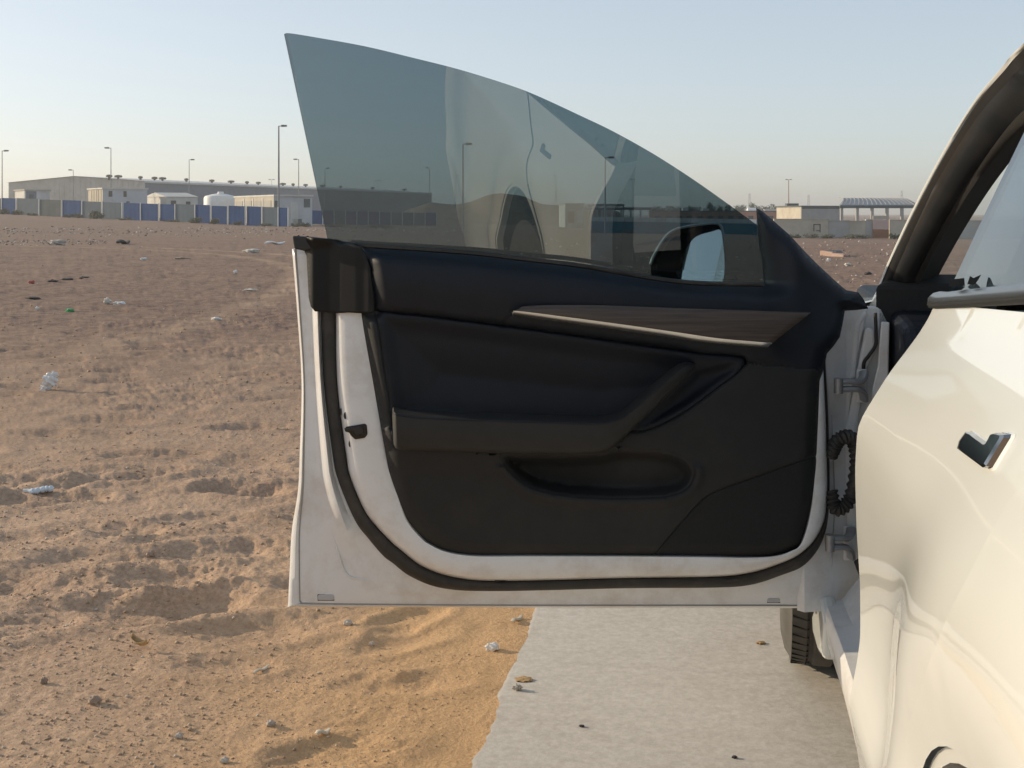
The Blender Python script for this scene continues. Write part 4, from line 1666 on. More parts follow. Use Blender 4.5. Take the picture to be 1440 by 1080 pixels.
mb.prism([D(a, b, tilt(a, b)) for a, b in mg], [D(a, b, tilt(a, b) - .012) for a, b in mg])
mb.build('mirror_glass', ['mirror'], mh)
mb = MB()
mb.hexa([D(1000, 399, MH), D(1060, 399, -.06), D(1060, 399, -.02), D(1000, 399, MH + .04)], [D(1000, 412, MH), D(1060, 425, -.06), D(1060, 425, -.02), D(1000, 412, MH + .04)])
mod_bevel(mb.build('mirror_foot', 'black_plastic', mh), .006, 3)

# ---------------- leading end of the door: grey closing sheet and its rib
lead = [(1158, 430), (1219, 434), (1214, 462), (1206, 500), (1198, 552), (1190, 608), (1184, 700), (1180, 800), (1170, 850), (1160, 850), (1166, 760), (1160, 600), (1156, 500)]
lp = dplate('closing_sheet', lead, -.055, -.030, 'jamb', bevel=.004)
dline('sheet_rib', [(1218, 440), (1212, 447), (1206, 460), (1202, 500), (1199, 530)], -.030, .005, 'jamb', lp, flat=.7)

# ================================================================== WHAT STANDS ROUND THE LOT
def cmat(name, col, rough=.8, var=.10, scale=.6, stain=(.30, .24, .18), amt=.35, bump=0):
    return pmat(name, col, rough, var=var, scale=scale, stain=stain, stain_amt=amt, stain_scale=.35, bump=bump, spec=.12)


M['beige_wall'] = cmat('beige_cladding', (.52, .50, .45))
M['slate_wall'] = cmat('slate_blue_cladding', (.17, .20, .245), amt=.15)
M['roof_sheet'] = cmat('pale_roof_sheet', (.55, .55, .54), .5)
M['vent'] = cmat('dark_vent', (.10, .10, .10), .6)
M['blue_panel'] = cmat('blue_hoarding', (.012, .065, .200), .7, var=.10, amt=.06, stain=(.18, .20, .25))
M['grey_panel'] = cmat('grey_hoarding', (.125, .165, .195), .7, var=.10, amt=.10)
M['dgrey_panel'] = cmat('dark_grey_hoarding', (.105, .128, .135), .7, var=.10, amt=.3)
M['post'] = cmat('pale_post', (.62, .61, .57), .6)
M['cabin'] = cmat('off_white_cabin', (.58, .57, .53), .6)
M['cabin_grey'] = cmat('pale_grey_cabin', (.50, .52, .54), .6)
M['window_dark'] = pmat('dark_window', (.03, .035, .04), .15, var=.2)
M['shutter'] = cmat('grey_shutter', (.40, .38, .33), .7)
M['white_sheet'] = cmat('white_tank', (.74, .74, .71), .45, amt=.15)
M['teal'] = cmat('teal_hoarding', (.05, .19, .25), .5, amt=.2)
M['terracotta'] = cmat('terracotta_wall', (.42, .20, .135), .85)
M['cream'] = cmat('cream_render', (.50, .455, .37), .85, amt=.4)
M['concrete_wall'] = cmat('grey_block_wall', (.40, .39, .37), .85)
M['pole'] = cmat('galvanised_pole', (.26, .27, .28), .5)
M['lamp'] = cmat('lamp_head', (.16, .165, .17), .5)
M['pole_red'] = cmat('faded_red_pole', (.42, .27, .23), .6)
M['canopy'] = cmat('grey_canopy_sheet', (.36, .37, .375), .6)
M['gate'] = cmat('brown_gate', (.33, .17, .10), .6)
M['gate_pink'] = cmat('pink_panel', (.56, .42, .38), .7)
M['dark_thing'] = cmat('dark_grey_block', (.10, .10, .11), .8)
M['earth'] = cmat('heaped_earth', (.25, .18, .13), .95, var=.3, bump=0)
M['orange_block'] = cmat('pink_brick_block', (.33, .235, .19), .8)


def gx(px, Y):
    X = (px - CX) / F * Y
    return Vector((X, Y, zg(X, Y)))


def ztop(py, Y):
    return H - (py - HY) / F * Y


def footprint(pc, Yc, pl, Yl, pr, Yr):
    c, l_, r_ = gx(pc, Yc), gx(pl, Yl), gx(pr, Yr)
    b = l_ + r_ - c
    return c, l_, b, r_


def tag_low(*q):
    return min(p.z for p in q) - .3


def face_rect(mb, a, b, t0, t1, z0, z1, out, th=.06):
    """thin box lying on the wall from a to b between shares t0..t1, heights z0..z1, proud by th"""
    p, q = a.lerp(b, t0), a.lerp(b, t1)
    n_ = out * th
    lo = [Vector((p.x, p.y, z0)) - n_ * .5, Vector((q.x, q.y, z0)) - n_ * .5, Vector((q.x, q.y, z0)) + n_, Vector((p.x, p.y, z0)) + n_]
    hi = [Vector((v.x, v.y, z1)) for v in lo]
    mb.hexa(lo, hi)


def outward(a, b, c_in):
    t = (b - a)
    t.z = 0
    t.normalize()
    n_ = Vector((t.y, -t.x, 0))
    if n_.dot(c_in - a) > 0:
        n_ = -n_
    return n_


def block(name, label, cat, fp, py_top, Yc, mats, roof='flat', parts=(), group=None, rise=.0):
    """building on a parallelogram: mats = (left face, right face, roof); parts = (face 'l'/'r', t0, t1, share z0, share z1, name, material)"""
    c, l_, b, r_ = fp
    zt = ztop(py_top, Yc)
    z0 = tag_low(c, l_, b, r_)
    o = empty(name, (c.x, c.y, c.z), label, cat, group)
    cen_ = (c + b) * .5
    for nm, (p, q), mt in (('side_wall', (c, l_), mats[0]), ('front_wall', (c, r_), mats[1]), ('back_wall', (l_, b), mats[0]), ('end_wall', (r_, b), mats[1])):
        out = outward(p, q, cen_)
        mb = MB()
        lo = [Vector((p.x, p.y, z0)), Vector((q.x, q.y, z0)), Vector((q.x, q.y, z0)) - out * .15, Vector((p.x, p.y, z0)) - out * .15]
        mb.hexa(lo, [Vector((v.x, v.y, zt)) for v in lo])
        w_ = mb.build(nm, mt, o)
        for (fc, t0, t1, s0, s1, pn, pm) in parts:
            if (fc == 'l' and nm == 'side_wall') or (fc == 'r' and nm == 'front_wall'):
                mb = MB()
                zz0 = c.z + (zt - c.z) * s0
                zz1 = c.z + (zt - c.z) * s1
                face_rect(mb, p, q, t0, t1, zz0, zz1, out)
                mb.build(pn, pm, w_)
    mb = MB()
    ov = [v + (v - cen_).normalized() * .25 for v in (c, l_, b, r_)]
    lo = [Vector((v.x, v.y, zt)) for v in ov]
    if roof == 'flat':
        mb.hexa(lo, [v + UPV * .22 for v in lo])
    else:
        m1 = (lo[0] + lo[1]) * .5 + UPV * rise
        m2 = (lo[3] + lo[2]) * .5 + UPV * rise
        mb.add([lo[0], lo[1], lo[2], lo[3], m1, m2], [(0, 4, 5, 3), (1, 2, 5, 4), (0, 1, 4), (3, 5, 2), (0, 3, 2, 1)])
    mb.build('roof', mats[2], o)
    return o


# ---------------- warehouse
cW = gx(203, 260)
rW = gx(607, 412)
dirW = (rW - cW)
dirW.z = 0
lenW = dirW.length
dirW.normalize()
perpW = Vector((-dirW.y, dirW.x, 0))
zE, zR = ztop(254.5, 260), ztop(248.0, 266.5)
wz0 = -1.5
wh = empty('warehouse', (cW.x, cW.y, cW.z), 'long warehouse with a beige gable and slate blue side behind the hoarding', 'warehouse')
WW = 38.8


def wpt(t, s_, z):
    p = cW + perpW * t + dirW * s_
    return Vector((p.x, p.y, z))


mb = MB()
mb.hexa([wpt(0, 0, wz0), wpt(WW, 0, wz0), wpt(WW, 0, zE), wpt(WW / 2, 0, zR), wpt(0, 0, zE)], [wpt(0, .3, wz0), wpt(WW, .3, wz0), wpt(WW, .3, zE), wpt(WW / 2, .3, zR), wpt(0, .3, zE)])
gab = mb.build('gable_wall', 'beige_wall', wh)
for k in range(1, 26):
    mb = MB()
    t_ = WW * k / 26
    zt_ = zE + (zR - zE) * (1 - abs(t_ - WW / 2) / (WW / 2)) - .15
    mb.hexa([wpt(t_ - .08, -.05, wz0), wpt(t_ + .08, -.05, wz0), wpt(t_ + .08, .05, wz0), wpt(t_ - .08, .05, wz0)], [wpt(t_ - .08, -.05, zt_), wpt(t_ + .08, -.05, zt_), wpt(t_ + .08, .05, zt_), wpt(t_ - .08, .05, zt_)])
    mb.build('cladding_rib', 'beige_wall', gab)
mb = MB()
mb.hexa([wpt(.0, .35, wz0), wpt(0, lenW, wz0), wpt(.3, lenW, wz0), wpt(.3, .35, wz0)], [wpt(0, .35, zE - .4), wpt(0, lenW, zE - .4), wpt(.3, lenW, zE - .4), wpt(.3, .35, zE - .4)])
mb.build('long_wall', 'slate_wall', wh)
mb = MB()
mb.hexa([wpt(WW, .35, wz0), wpt(WW, lenW, wz0), wpt(WW - .3, lenW, wz0), wpt(WW - .3, .35, wz0)], [wpt(WW, .35, zE - .4), wpt(WW, lenW, zE - .4), wpt(WW - .3, lenW, zE - .4), wpt(WW - .3, .35, zE - .4)])
mb.build('far_wall', 'slate_wall', wh)
mb = MB()
mb.add([wpt(-.3, -.3, zE), wpt(WW / 2, -.3, zR + .08), wpt(WW + .3, -.3, zE), wpt(-.3, lenW, zE), wpt(WW / 2, lenW, zR + .08), wpt(WW + .3, lenW, zE), wpt(-.3, -.3, zE - .42), wpt(-.3, lenW, zE - .42)],
       [(0, 3, 4, 1), (1, 4, 5, 2), (6, 7, 3, 0)])
mb.build('roof', 'roof_sheet', wh)
for i, (zx, zy) in enumerate([(378, 240), (475, 243), (520, 247), (618, 249), (680, 255), (715, 257), (820, 260), (932, 264), (1017, 270), (1087, 271), (1137, 277), (1245, 280), (1290, 285), (1345, 283), (1420, 288), (1500, 290), (1640, 294), (1780, 298)]):
    px = zx / 3.13
    # position along the near half of the roof
    t_ = .25 * WW
    lo, hi = 0.0, lenW
    for _ in range(40):
        mid = (lo + hi) / 2
        q = wpt(t_, mid, 0)
        if CX + F * q.x / q.y < px:
            lo = mid
        else:
            hi = mid
    zz = zE + (zR - zE) * .5
    q = wpt(t_, lo, zz)
    mb = MB()
    w_ = .55 + .2 * (i % 3)
    mb.tube([q - UPV * .3, q + UPV * .35], .28, 8)
    mb.tube([q + UPV * .35, q + UPV * .5, q + UPV * .85, q + UPV * .95], [w_ * .8, w_, w_ * .9, .1], 10)
    mb.build('roof_vent', 'vent', wh, smooth=50)


# ---------------- hoardings
def hoarding(name, label, x0, Y_0, x1, Y_1, panels, h=2.4, post='post', cap=None):
    a, b = gx(x0, Y_0), gx(x1, Y_1)
    o = empty(name, (a.x, a.y, a.z), label, 'fence')
    ab = b - a

    def hit(px):
        k = (px - CX) / F
        t = (k * a.y - a.x) / (ab.x - k * ab.y)
        X, Y = a.x + ab.x * t, a.y + ab.y * t
        return Vector((X, Y, zg(X, Y)))
    dr = Vector((ab.x, ab.y, 0)).normalized()
    nn = Vector((dr.y, -dr.x, 0))
    for (p0, p1, mt) in panels:
        q0, q1 = hit(p0), hit(p1)
        W_ = math.hypot(q1.x - q0.x, q1.y - q0.y)
        dz = random.uniform(-.06, .06)
        nr = 17
        rows0, rows1 = [], []
        ph = random.uniform(-.02, .02)
        for i in range(nr):
            t = i / (nr - 1)
            base_ = q0.lerp(q1, t) + nn * ((.006 if i % 4 in (1, 2) else 0) + ph)
            rows0.append(Vector((base_.x, base_.y, base_.z - .25)))
            rows1.append(Vector((base_.x, base_.y, base_.z + h + dz)))
        mb = MB()
        mb.grid([rows0, rows1, [v - nn * .06 for v in rows1], [v - nn * .06 for v in rows0]])
        pn = mb.build('hoarding_panel', mt, o)
        if cap:
            mb = MB()
            v0, v1 = Vector((q0.x, q0.y, q0.z + h)) + nn * .08, Vector((q1.x, q1.y, q1.z + h)) + nn * .08
            mb.hexa([v0 - UPV * .45, v1 - UPV * .45, v1 - UPV * .45 - nn * .2, v0 - UPV * .45 - nn * .2], [v0 + UPV * .12, v1 + UPV * .12, v1 + UPV * .12 - nn * .2, v0 + UPV * .12 - nn * .2])
            mb.build('panel_cap', cap, pn)
        mb = MB()
        e_ = q1 + nn * .07 + dr * .03
        mb.hexa([e_ + dr * -.07 - UPV * .2, e_ + dr * .07 - UPV * .2, e_ + dr * .07 - nn * .14 - UPV * .2, e_ - dr * .07 - nn * .14 - UPV * .2],
                [e_ + dr * -.07 + UPV * (h + .05), e_ + dr * .07 + UPV * (h + .05), e_ + dr * .07 - nn * .14 + UPV * (h + .05), e_ - dr * .07 - nn * .14 + UPV * (h + .05)])
        mb.build('fence_post', post, o)
    return o


B_, G_, g_ = 'blue_panel', 'grey_panel', 'dgrey_panel'
hoarding('site_hoarding', 'row of blue and grey corrugated site panels across the lot', -20, 173, 405, 146,
         [(-30, -12, G_), (-11.5, 2.2, G_), (2.8, 22.5, B_), (24, 54.5, G_), (56, 86.5, g_), (88, 115, B_), (116, 143, G_), (145, 171.5, G_), (174, 197.5, B_), (198, 223, B_), (225, 246, B_), (247, 274, G_),
          (274.5, 296, B_), (298, 320, B_), (322, 345, B_), (347, 368, B_), (370, 391, G_), (392, 405, B_)])
pn2 = []
xx = 438
while xx < 606:
    pn2.append((xx, xx + 15.5, random.choice([B_, B_, G_])))
    xx += 16
hoarding('low_blue_hoarding', 'blue site panels seen through the tinted window, beside the white plant room', 438, 178, 607, 186, pn2, 2.1)
pn3 = []
xx = 832
while xx < 1062:
    pn3.append((xx, xx + 11.2, 'teal'))
    xx += 11.6
hoarding('teal_hoarding', 'teal panels with pale caps behind the wing mirror', 832, 151, 1066, 150, pn3, 1.9, 'teal', 'post')

# ---------------- cabins, tank and plant room behind the blue hoarding
block('site_cabin', 'small grey cabin with a dark window, left behind the hoarding', 'cabin', footprint(35, 190, 21, 194, 70, 194), 268, 190, ('cabin', 'cabin_grey', 'shutter'),
      parts=(('r', .05, .45, .40, .98, 'window_panel', 'slate_wall'), ('r', .16, .34, .55, .85, 'window', 'window_dark')))
block('container_office', 'cream ribbed container office with two square windows behind the hoarding', 'container', footprint(144.5, 182, 124, 188, 207, 186), 265.8, 182, ('cream', 'cabin_grey', 'cabin'),
      parts=tuple([('l', .1 + .16 * k, .17 + .16 * k, .02, .97, 'end_rib', 'cream') for k in range(5)] + [('r', .13, .21, .72, .93, 'window', 'window_dark'), ('r', .46, .53, .72, .93, 'window', 'window_dark'), ('r', .30, .72, .02, .66, 'door_panel', 'cabin_grey'), ('r', .52, .60, .34, .56, 'window', 'window_dark')]))
block('pitched_cabin', 'white cabin with a shallow pitched roof between container and tank', 'cabin', footprint(234, 188, 203, 196, 278, 191), 276.5, 188, ('cabin', 'cabin', 'cabin'), 'pitch', rise=.75,
      parts=(('r', .14, .30, .50, .82, 'window', 'window_dark'), ('r', .62, .76, .46, .78, 'window', 'window_dark')))
tk = gx(309, 172)
mb = MB()
rt = 22.0 / F * 172
zt = ztop(279, 172)
mb.lathe([(rt, tk.z - .3), (rt, zt), (rt * .93, zt + .35), (rt * .5, zt + .62), (.25, zt + .75), (.0, zt + .75)], (tk.x, tk.y, 0), (0, 0, 1), 40)
tko = empty('water_tank', tk, 'round white water tank beside the plant room', 'tank')
mb.build('tank_shell', 'white_sheet', tko, smooth=40)
mb = MB()
mb.tube([(tk.x + .3, tk.y - .6, zt + .5), (tk.x + .3, tk.y - .6, zt + 1.0)], [.5, .42], 14)
mb.build('tank_lid', 'white_sheet', tko, smooth=40)
block('plant_room', 'low white plant room with four shuttered openings at the end of the hoarding', 'building', footprint(385, 152, 330, 166, 439, 156), 276, 152, ('cream', 'cabin_grey', 'cabin'),  # white walls: sun coloured into the cream side, shade into the grey front
      parts=tuple([('l', .06 + .24 * k, .24 + .24 * k, .55, .86, 'shutter', 'shutter') for k in range(4)] + [('l', .255 + .24 * k, .285 + .24 * k, .1, .95, 'pilaster', 'cabin') for k in range(3)] +
                  [('r', .02, .12, .55, .85, 'louvre', 'dgrey_panel'), ('r', .78, .94, .62, .92, 'louvre', 'dgrey_panel'), ('r', .42, .62, .02, .80, 'door', 'cabin'), ('r', .48, .72, .02, .22, 'base_vent', 'dgrey_panel')]))


# ---------------- lamp poles
def pole(px, py, Y, arm, label, double=False, r=.10, mt='pole'):
    b = gx(px, Y)
    zt = ztop(py, Y)
    o = empty('lamp_pole', b, label, 'lamp pole', 'lamp poles round the lot')
    mb = MB()
    mb.tube([(b.x, b.y, b.z - .3), (b.x, b.y, zt)], [r, r * .6], 8)
    mb.build('pole_shaft', mt, o, smooth=60)
    k = 1.0
    for sg in ((-1, 1) if double else (arm,)):
        mb = MB()
        mb.tube([(b.x, b.y, zt - .05), (b.x + sg * .75 * k, b.y, zt + .06)], .05, 6)
        mb.build('arm', mt, o, smooth=60)
        mb = MB()
        x0 = b.x + sg * .35 * k
        x1 = b.x + sg * 1.05 * k
        mb.hexa([(x0, b.y - .16, zt - .13), (x1, b.y - .16, zt - .10), (x1, b.y + .16, zt - .10), (x0, b.y + .16, zt - .13)],
                [(x0, b.y - .12, zt + .14), (x1, b.y - .12, zt + .12), (x1, b.y + .12, zt + .12), (x0, b.y + .12, zt + .14)])
        mb.build('lamp_head', 'lamp', o)
    return o


pole(3, 212, 190, 1, 'lamp pole at the far left edge of the picture')
pole(156, 208, 195, -1, 'tall lamp pole rising behind the cream container')
pole(103, 239, 258, -1, 'lamp pole in front of the beige gable')
pole(266, 224.5, 230, 1, 'lamp pole behind the pitched white cabin')
pole(392, 177, 150, 1, 'tallest lamp pole, behind the blue panels by the plant room', r=.15)
pole(420, 224, 235, -1, 'lamp pole just left of the window glass, right of the tallest pole', r=.12)
pole(382, 252.5, 400, 1, 'distant twin-headed pole over the slate roof, left of the tallest pole', True)
pole(457, 236.5, 280, 1, 'leftmost lamp pole seen through the door window')
pole(532, 254, 420, 1, 'twin-headed pole over the slate roof seen through the window', True)
pole(604, 236, 290, -1, 'lamp pole at the right end of the warehouse')
pole(651, 202.5, 133, 1, 'tall lamp pole through the glass, left of the earth mound', r=.11)
pole(641, 247.5, 330, 1, 'short lamp pole close to the left of the tall one seen through the glass')
pole(704, 253.5, 420, 1, 'twin-headed pole on the crest of the earth mound', True)
pole(782, 246.5, 330, -1, 'lamp pole through the glass, right of the earth mound')
pole(851, 221.5, 134, 1, 'tall lamp pole in front of the teal panels', r=.11)
pole(890, 252.5, 380, 1, 'twin-headed pole above the flat canopies', True)
pole(1109, 252.5, 380, 1, 'reddish twin-headed pole beside the cream building', True, r=.22, mt='pole_red')
for (px, py, lb) in ((1137, 274, 'thin distant mast right of the reddish pole'), (1054, 272, 'thin distant mast above the treeline left of the reddish pole'), (1268, 268, 'thin mast behind the metal canopy')):
    b = gx(px, 600)
    o_ = empty('distant_mast', b, lb, 'mast', 'thin masts on the horizon')
    zt = ztop(py, 600)
    mb = MB()
    for sx in (-.6, .6):
        mb.tube([(b.x + sx, b.y, b.z), (b.x + sx * .5, b.y, zt)], .12, 5)
    mb.build('mast_leg', 'concrete_wall', o_)
    mb = MB()
    for k in range(9):
        z0_ = b.z + (zt - b.z) * k / 9
        z1_ = b.z + (zt - b.z) * (k + 1) / 9
        mb.tube([(b.x - .5, b.y, z0_), (b.x + .5, b.y, z1_)], .08, 4)
    mb.build('mast_bracing', 'concrete_wall', o_)

# ---------------- earth mound through the glass
prof_m = [(560, 300), (606, 284), (622, 286.5), (640, 287.5), (655, 285.5), (668, 281.5), (682, 275.5), (694, 272.5), (704, 271.8), (716, 273), (730, 274.5), (740, 277), (748, 281.5), (760, 286.5), (775, 288), (800, 289), (830, 290.5), (870, 297)]
pxs = np.arange(560, 870, 3.0)
pys = np.interp(pxs, [q[0] for q in prof_m], [q[1] for q in prof_m]) + .35 * fbm(pxs * .2, pxs * 0, 3, 77)
mb = MB()
rows = []
for s_ in np.linspace(-1, 1, 15):
    row = []
    for i, px in enumerate(pxs):
        Yb = 262.0
        X = (px - CX) / F * Yb
        hgt = ztop(pys[i], Yb)
        z0_ = zg(X, Yb) - .4
        prof_h = max(0, 1 - abs(s_) ** 1.4)
        Yq = Yb + 30 * s_
        row.append(Vector((X, Yq, z0_ + (hgt - z0_) * prof_h + .3 * prof_h * (1 - prof_h) * float(fbm(np.array([X * .3]), np.array([Yq * .3]), 3, 55)[0]) * 4)))
    rows.append(row)
mb.grid(rows)
mb.build('hill', 'earth', smooth=80, kind='structure', label='mound of heaped earth seen through the window')

# ---------------- far buildings seen through the glass
block('low_shed', 'low pale shed seen through the reflection of the car in the window', 'building', footprint(795, 200, 786, 208, 822, 203), 287.5, 200, ('cabin', 'concrete_wall', 'shutter'),
      parts=(('r', .15, .45, .2, .7, 'window', 'window_dark'), ('r', .60, .9, .2, .75, 'door', 'cabin')))


def canopy(label, x0, x1, py, Y, dep, nleg, thick=.5):
    a, b = gx(x0, Y), gx(x1, Y)
    zt = ztop(py, Y)
    o = empty('flat_canopy', a, label, 'canopy', 'flat canopies seen through the window')
    mb = MB()
    mb.box((a.x, Y, zt - thick), (b.x, Y + dep, zt))
    mb.build('roof_slab', 'dgrey_panel', o)
    for k in range(nleg):
        X = a.x + (b.x - a.x) * (k + .1) / (nleg - .8)
        mb = MB()
        mb.box((X - .15, Y + .2, min(a.z, b.z) - .5), (X + .15, Y + .5, zt - thick))
        mb.build('column', 'concrete_wall', o)


canopy('upper flat dark canopy right of the tall pole through the window', 827, 878, 286.8, 240, 12, 5)
canopy('lower long flat canopy above the teal panels', 818, 916, 291.5, 220, 10, 8)
block('terracotta_block', 'long low terracotta building behind the teal panels', 'building', footprint(914, 250, 912, 262, 1094, 262), 297.5, 250, ('terracotta', 'terracotta', 'dgrey_panel'),
      parts=tuple(('r', .04 + .08 * k, .08 + .08 * k, .35, .7, 'window', 'window_dark') for k in range(12)))
for i, (x0, x1, py, Y, lb) in enumerate(((960, 968, 293, 330, 'small white hut above the terracotta roof, left one'), (988, 997, 294, 330, 'small white hut above the terracotta roof, right one'),
                                         (1050, 1064, 292.2, 300, 'white tanker standing at the tip of the window'), (1075, 1092, 295, 340, 'long white shed beside the cream building'))):
    a, b = gx(x0, Y), gx(x1, Y)
    if 'tanker' in lb:
        o_ = empty('tanker', a, lb, 'tanker')
        zt = ztop(py, Y)
        mb = MB()
        mb.tube([(a.x, Y, zt - 1.0), (a.x + .2, Y, zt - 1.0), (b.x - .2, Y, zt - 1.0), (b.x, Y, zt - 1.0)], [.6, 1.0, 1.0, .6], 16)
        mb.build('tank_shell', 'white_sheet', o_, smooth=50)
        for k in range(3):
            X = a.x + (b.x - a.x) * (k + .5) / 3
            mb = MB()
            mb.box((X - .4, Y - .6, a.z - .3), (X + .4, Y + .6, zt - 1.8))
            mb.build('tank_support', 'dgrey_panel', o_)
    else:
        block('white_hut', lb, 'hut', (a, gx(x0 - 1, Y + 5), gx(x1 - 1, Y + 5), b), py, Y, ('white_sheet', 'white_sheet', 'roof_sheet'), parts=(('r', .3, .6, .1, .7, 'door', 'dgrey_panel'),))

# ---------------- right: cream building, canopy, boundary wall and gate
block('cream_building', 'flat cream building over the boundary wall, its shaded front coloured grey', 'building', footprint(1127, 188, 1092, 198, 1183, 193), 291, 188, ('cream', 'concrete_wall', 'dgrey_panel'),  # side wall coloured as sunlit, front wall greyed as if in shade
      parts=(('l', .15, .4, .02, .10, 'low_opening', 'dark_thing'), ('l', .6, .85, .02, .10, 'low_opening', 'dark_thing'), ('r', .02, .98, .93, .985, 'parapet_band', 'dgrey_panel')))
bl = gx(1114, 195)
mb = MB()
mb.box((bl.x - 1.0, 194.5, ztop(291, 195) - .2), (bl.x + 1.0, 196, ztop(286, 195)))
mod_bevel(mb.build('roof_box', 'dgrey_panel', label='grey roof tank box beside the reddish pole', cat='roof box'), .05)
a, b = gx(1181, 168), gx(1292, 168)
cn = empty('metal_canopy', a, 'long grey metal canopy on columns behind the gate', 'canopy')
ze, zr_ = ztop(288.5, 168), ztop(277.5, 168)
mb = MB()
rows = []
for t in np.linspace(0, 1, 12):
    Yq = 168 + 9 * t
    zq = ze + (zr_ - ze) * math.sin(math.pi * min(1, t * 1.1) * .5)
    lead_ = 2.4 * (zq - ze) / (zr_ - ze)
    rows.append([Vector((a.x + lead_ + (b.x - a.x - lead_) * s_, Yq, zq)) for s_ in np.linspace(0, 1, 22)])
mb.grid(rows)
cr_ = mb.build('canopy_roof', 'canopy', cn, smooth=60)
mod_solid(cr_, .12)
for s_ in np.linspace(0, 1, 18):
    mb = MB()
    pts = []
    for t in np.linspace(0, 1, 8):
        zq = ze + (zr_ - ze) * math.sin(math.pi * min(1, t * 1.1) * .5)
        lead_ = 2.4 * (zq - ze) / (zr_ - ze)
        pts.append((a.x + lead_ + (b.x - a.x - lead_) * s_, 168 + 9 * t - .05, zq + .06))
    mb.tube(pts, .05, 4)
    mb.build('roof_rib', 'canopy', cn)
mb = MB()
mb.box((a.x, 167.9, ze - .45), (b.x, 168.15, ze - .03))
mb.build('eaves_beam', 'dgrey_panel', cn)
for px in (1184, 1206, 1227, 1248, 1269, 1288):
    q = gx(px, 168)
    mb = MB()
    mb.box((q.x - .2, 168.0, q.z - .4), (q.x + .2, 168.4, ze - .45))
    mb.build('column', 'concrete_wall', cn)
wall_segments = [(1088, 1165, 308.8, 'cream'), (1165.2, 1194, 311, 'concrete_wall'), (1194.2, 1217, 311.5, 'cream'), (1217.2, 1227, 309.5, 'concrete_wall'), (1250.2, 1330, 310, 'cream'), (1330.2, 1400, 311, 'concrete_wall'), (1400.2, 1520, 310, 'cream')]
wl = empty('boundary_wall', gx(1088, 133), 'cream and grey boundary wall beyond the right of the door', 'wall')
for (x0, x1, py, mt) in wall_segments:
    a, b = gx(x0, 133), gx(x1, 133)
    zt = ztop(py, 133)
    lo = min(a.z, b.z) - .5
    th = .3 if mt != 'concrete_wall' else .36
    mb = MB()
    mb.box((a.x, 133 - th / 2, lo), (b.x, 133 + th / 2, zt))
    sg_ = mb.build('wall_panel', mt, wl)
    mb = MB()
    mb.box((a.x, 133 - th / 2 - .06, zt), (b.x, 133 + th / 2 + .06, zt + .10))
    mb.build('coping', mt, sg_)
# square painted mark on the cream wall
a = gx(1149, 132.8)
zc = ztop(320, 133)
mb = MB()
s_ = .42
for (x0, x1, z0_, z1_) in ((-s_, s_, s_ - .12, s_), (-s_, -s_ + .12, -s_, s_ - .12), (s_ - .12, s_, -s_ * 1.3, s_ - .12), (-.1, s_ - .12, -s_, -s_ + .12)):
    mb.box((a.x + x0, 132.82, zc + z0_), (a.x + x1, 132.845, zc + z1_))
mb.build('wall_mark', 'dark_thing', wl)
gt = empty('yard_gate', gx(1227, 132.6), 'brown and pink metal gate in the boundary wall', 'gate')
for nm, y0_, y1_, mt in (('top_panel', 303.5, 308.5, 'cream'), ('middle_panel', 308.9, 322, 'gate_pink'), ('bottom_panel', 322.4, 334.5, 'gate')):
    a, b = gx(1227.5, 132.6), gx(1250, 132.6)
    mb = MB()
    mb.box((a.x, 132.55, ztop(y1_, 132.6)), (b.x, 132.7, ztop(y0_, 132.6)))
    mod_bevel(mb.build(nm, mt, gt), .02)
for k in range(6):
    mb = MB()
    zz = ztop(334, 132.6) + .16 * k
    mb.box((gx(1228, 132.6).x, 132.5, zz), (gx(1249.5, 132.6).x, 132.56, zz + .08))
    mb.build('gate_slat', 'gate', gt)


# ---------------- foliage
def leaf_mat(name, a, b):
    m, n, bs = node_mat(name)
    g2 = n.nodes.new('ShaderNodeNewGeometry')
    cr = n.nodes.new('ShaderNodeValToRGB')
    cr.color_ramp.elements[0].color = (*a, 1)
    cr.color_ramp.elements[1].color = (*b, 1)
    n.links.new(g2.outputs['Random Per Island'], cr.inputs[0])
    n.links.new(cr.outputs[0], bs.inputs['Base Color'])
    bs.inputs['Roughness'].default_value = .7
    return m


M['leaf_dry'] = leaf_mat('dusty_leaves', (.055, .060, .030), (.16, .15, .085))
M['leaf_dark'] = leaf_mat('dark_leaves', (.020, .034, .016), (.075, .09, .04))
M['bark'] = pmat('bark', (.12, .09, .07), .9)


def leaves(mb, cen_, rx, ry, rz, n, sz):
    for _ in range(n):
        while True:
            v = Vector((random.uniform(-1, 1), random.uniform(-1, 1), random.uniform(-1, 1)))
            if v.length < 1:
                break
        v = v * (0.45 + .55 * random.random()) / max(.25, v.length) * v.length ** .5
        p = Vector((cen_[0] + v.x * rx, cen_[1] + v.y * ry, cen_[2] + v.z * rz))
        a = Vector((random.gauss(0, 1), random.gauss(0, 1), random.gauss(0, .7))).normalized()
        b = a.orthogonal().normalized()
        s = sz * random.uniform(.5, 1.3)
        mb.add([p - a * s, p + b * s * .35, p + a * s, p - b * s * .35], [(0, 1, 2, 3)])


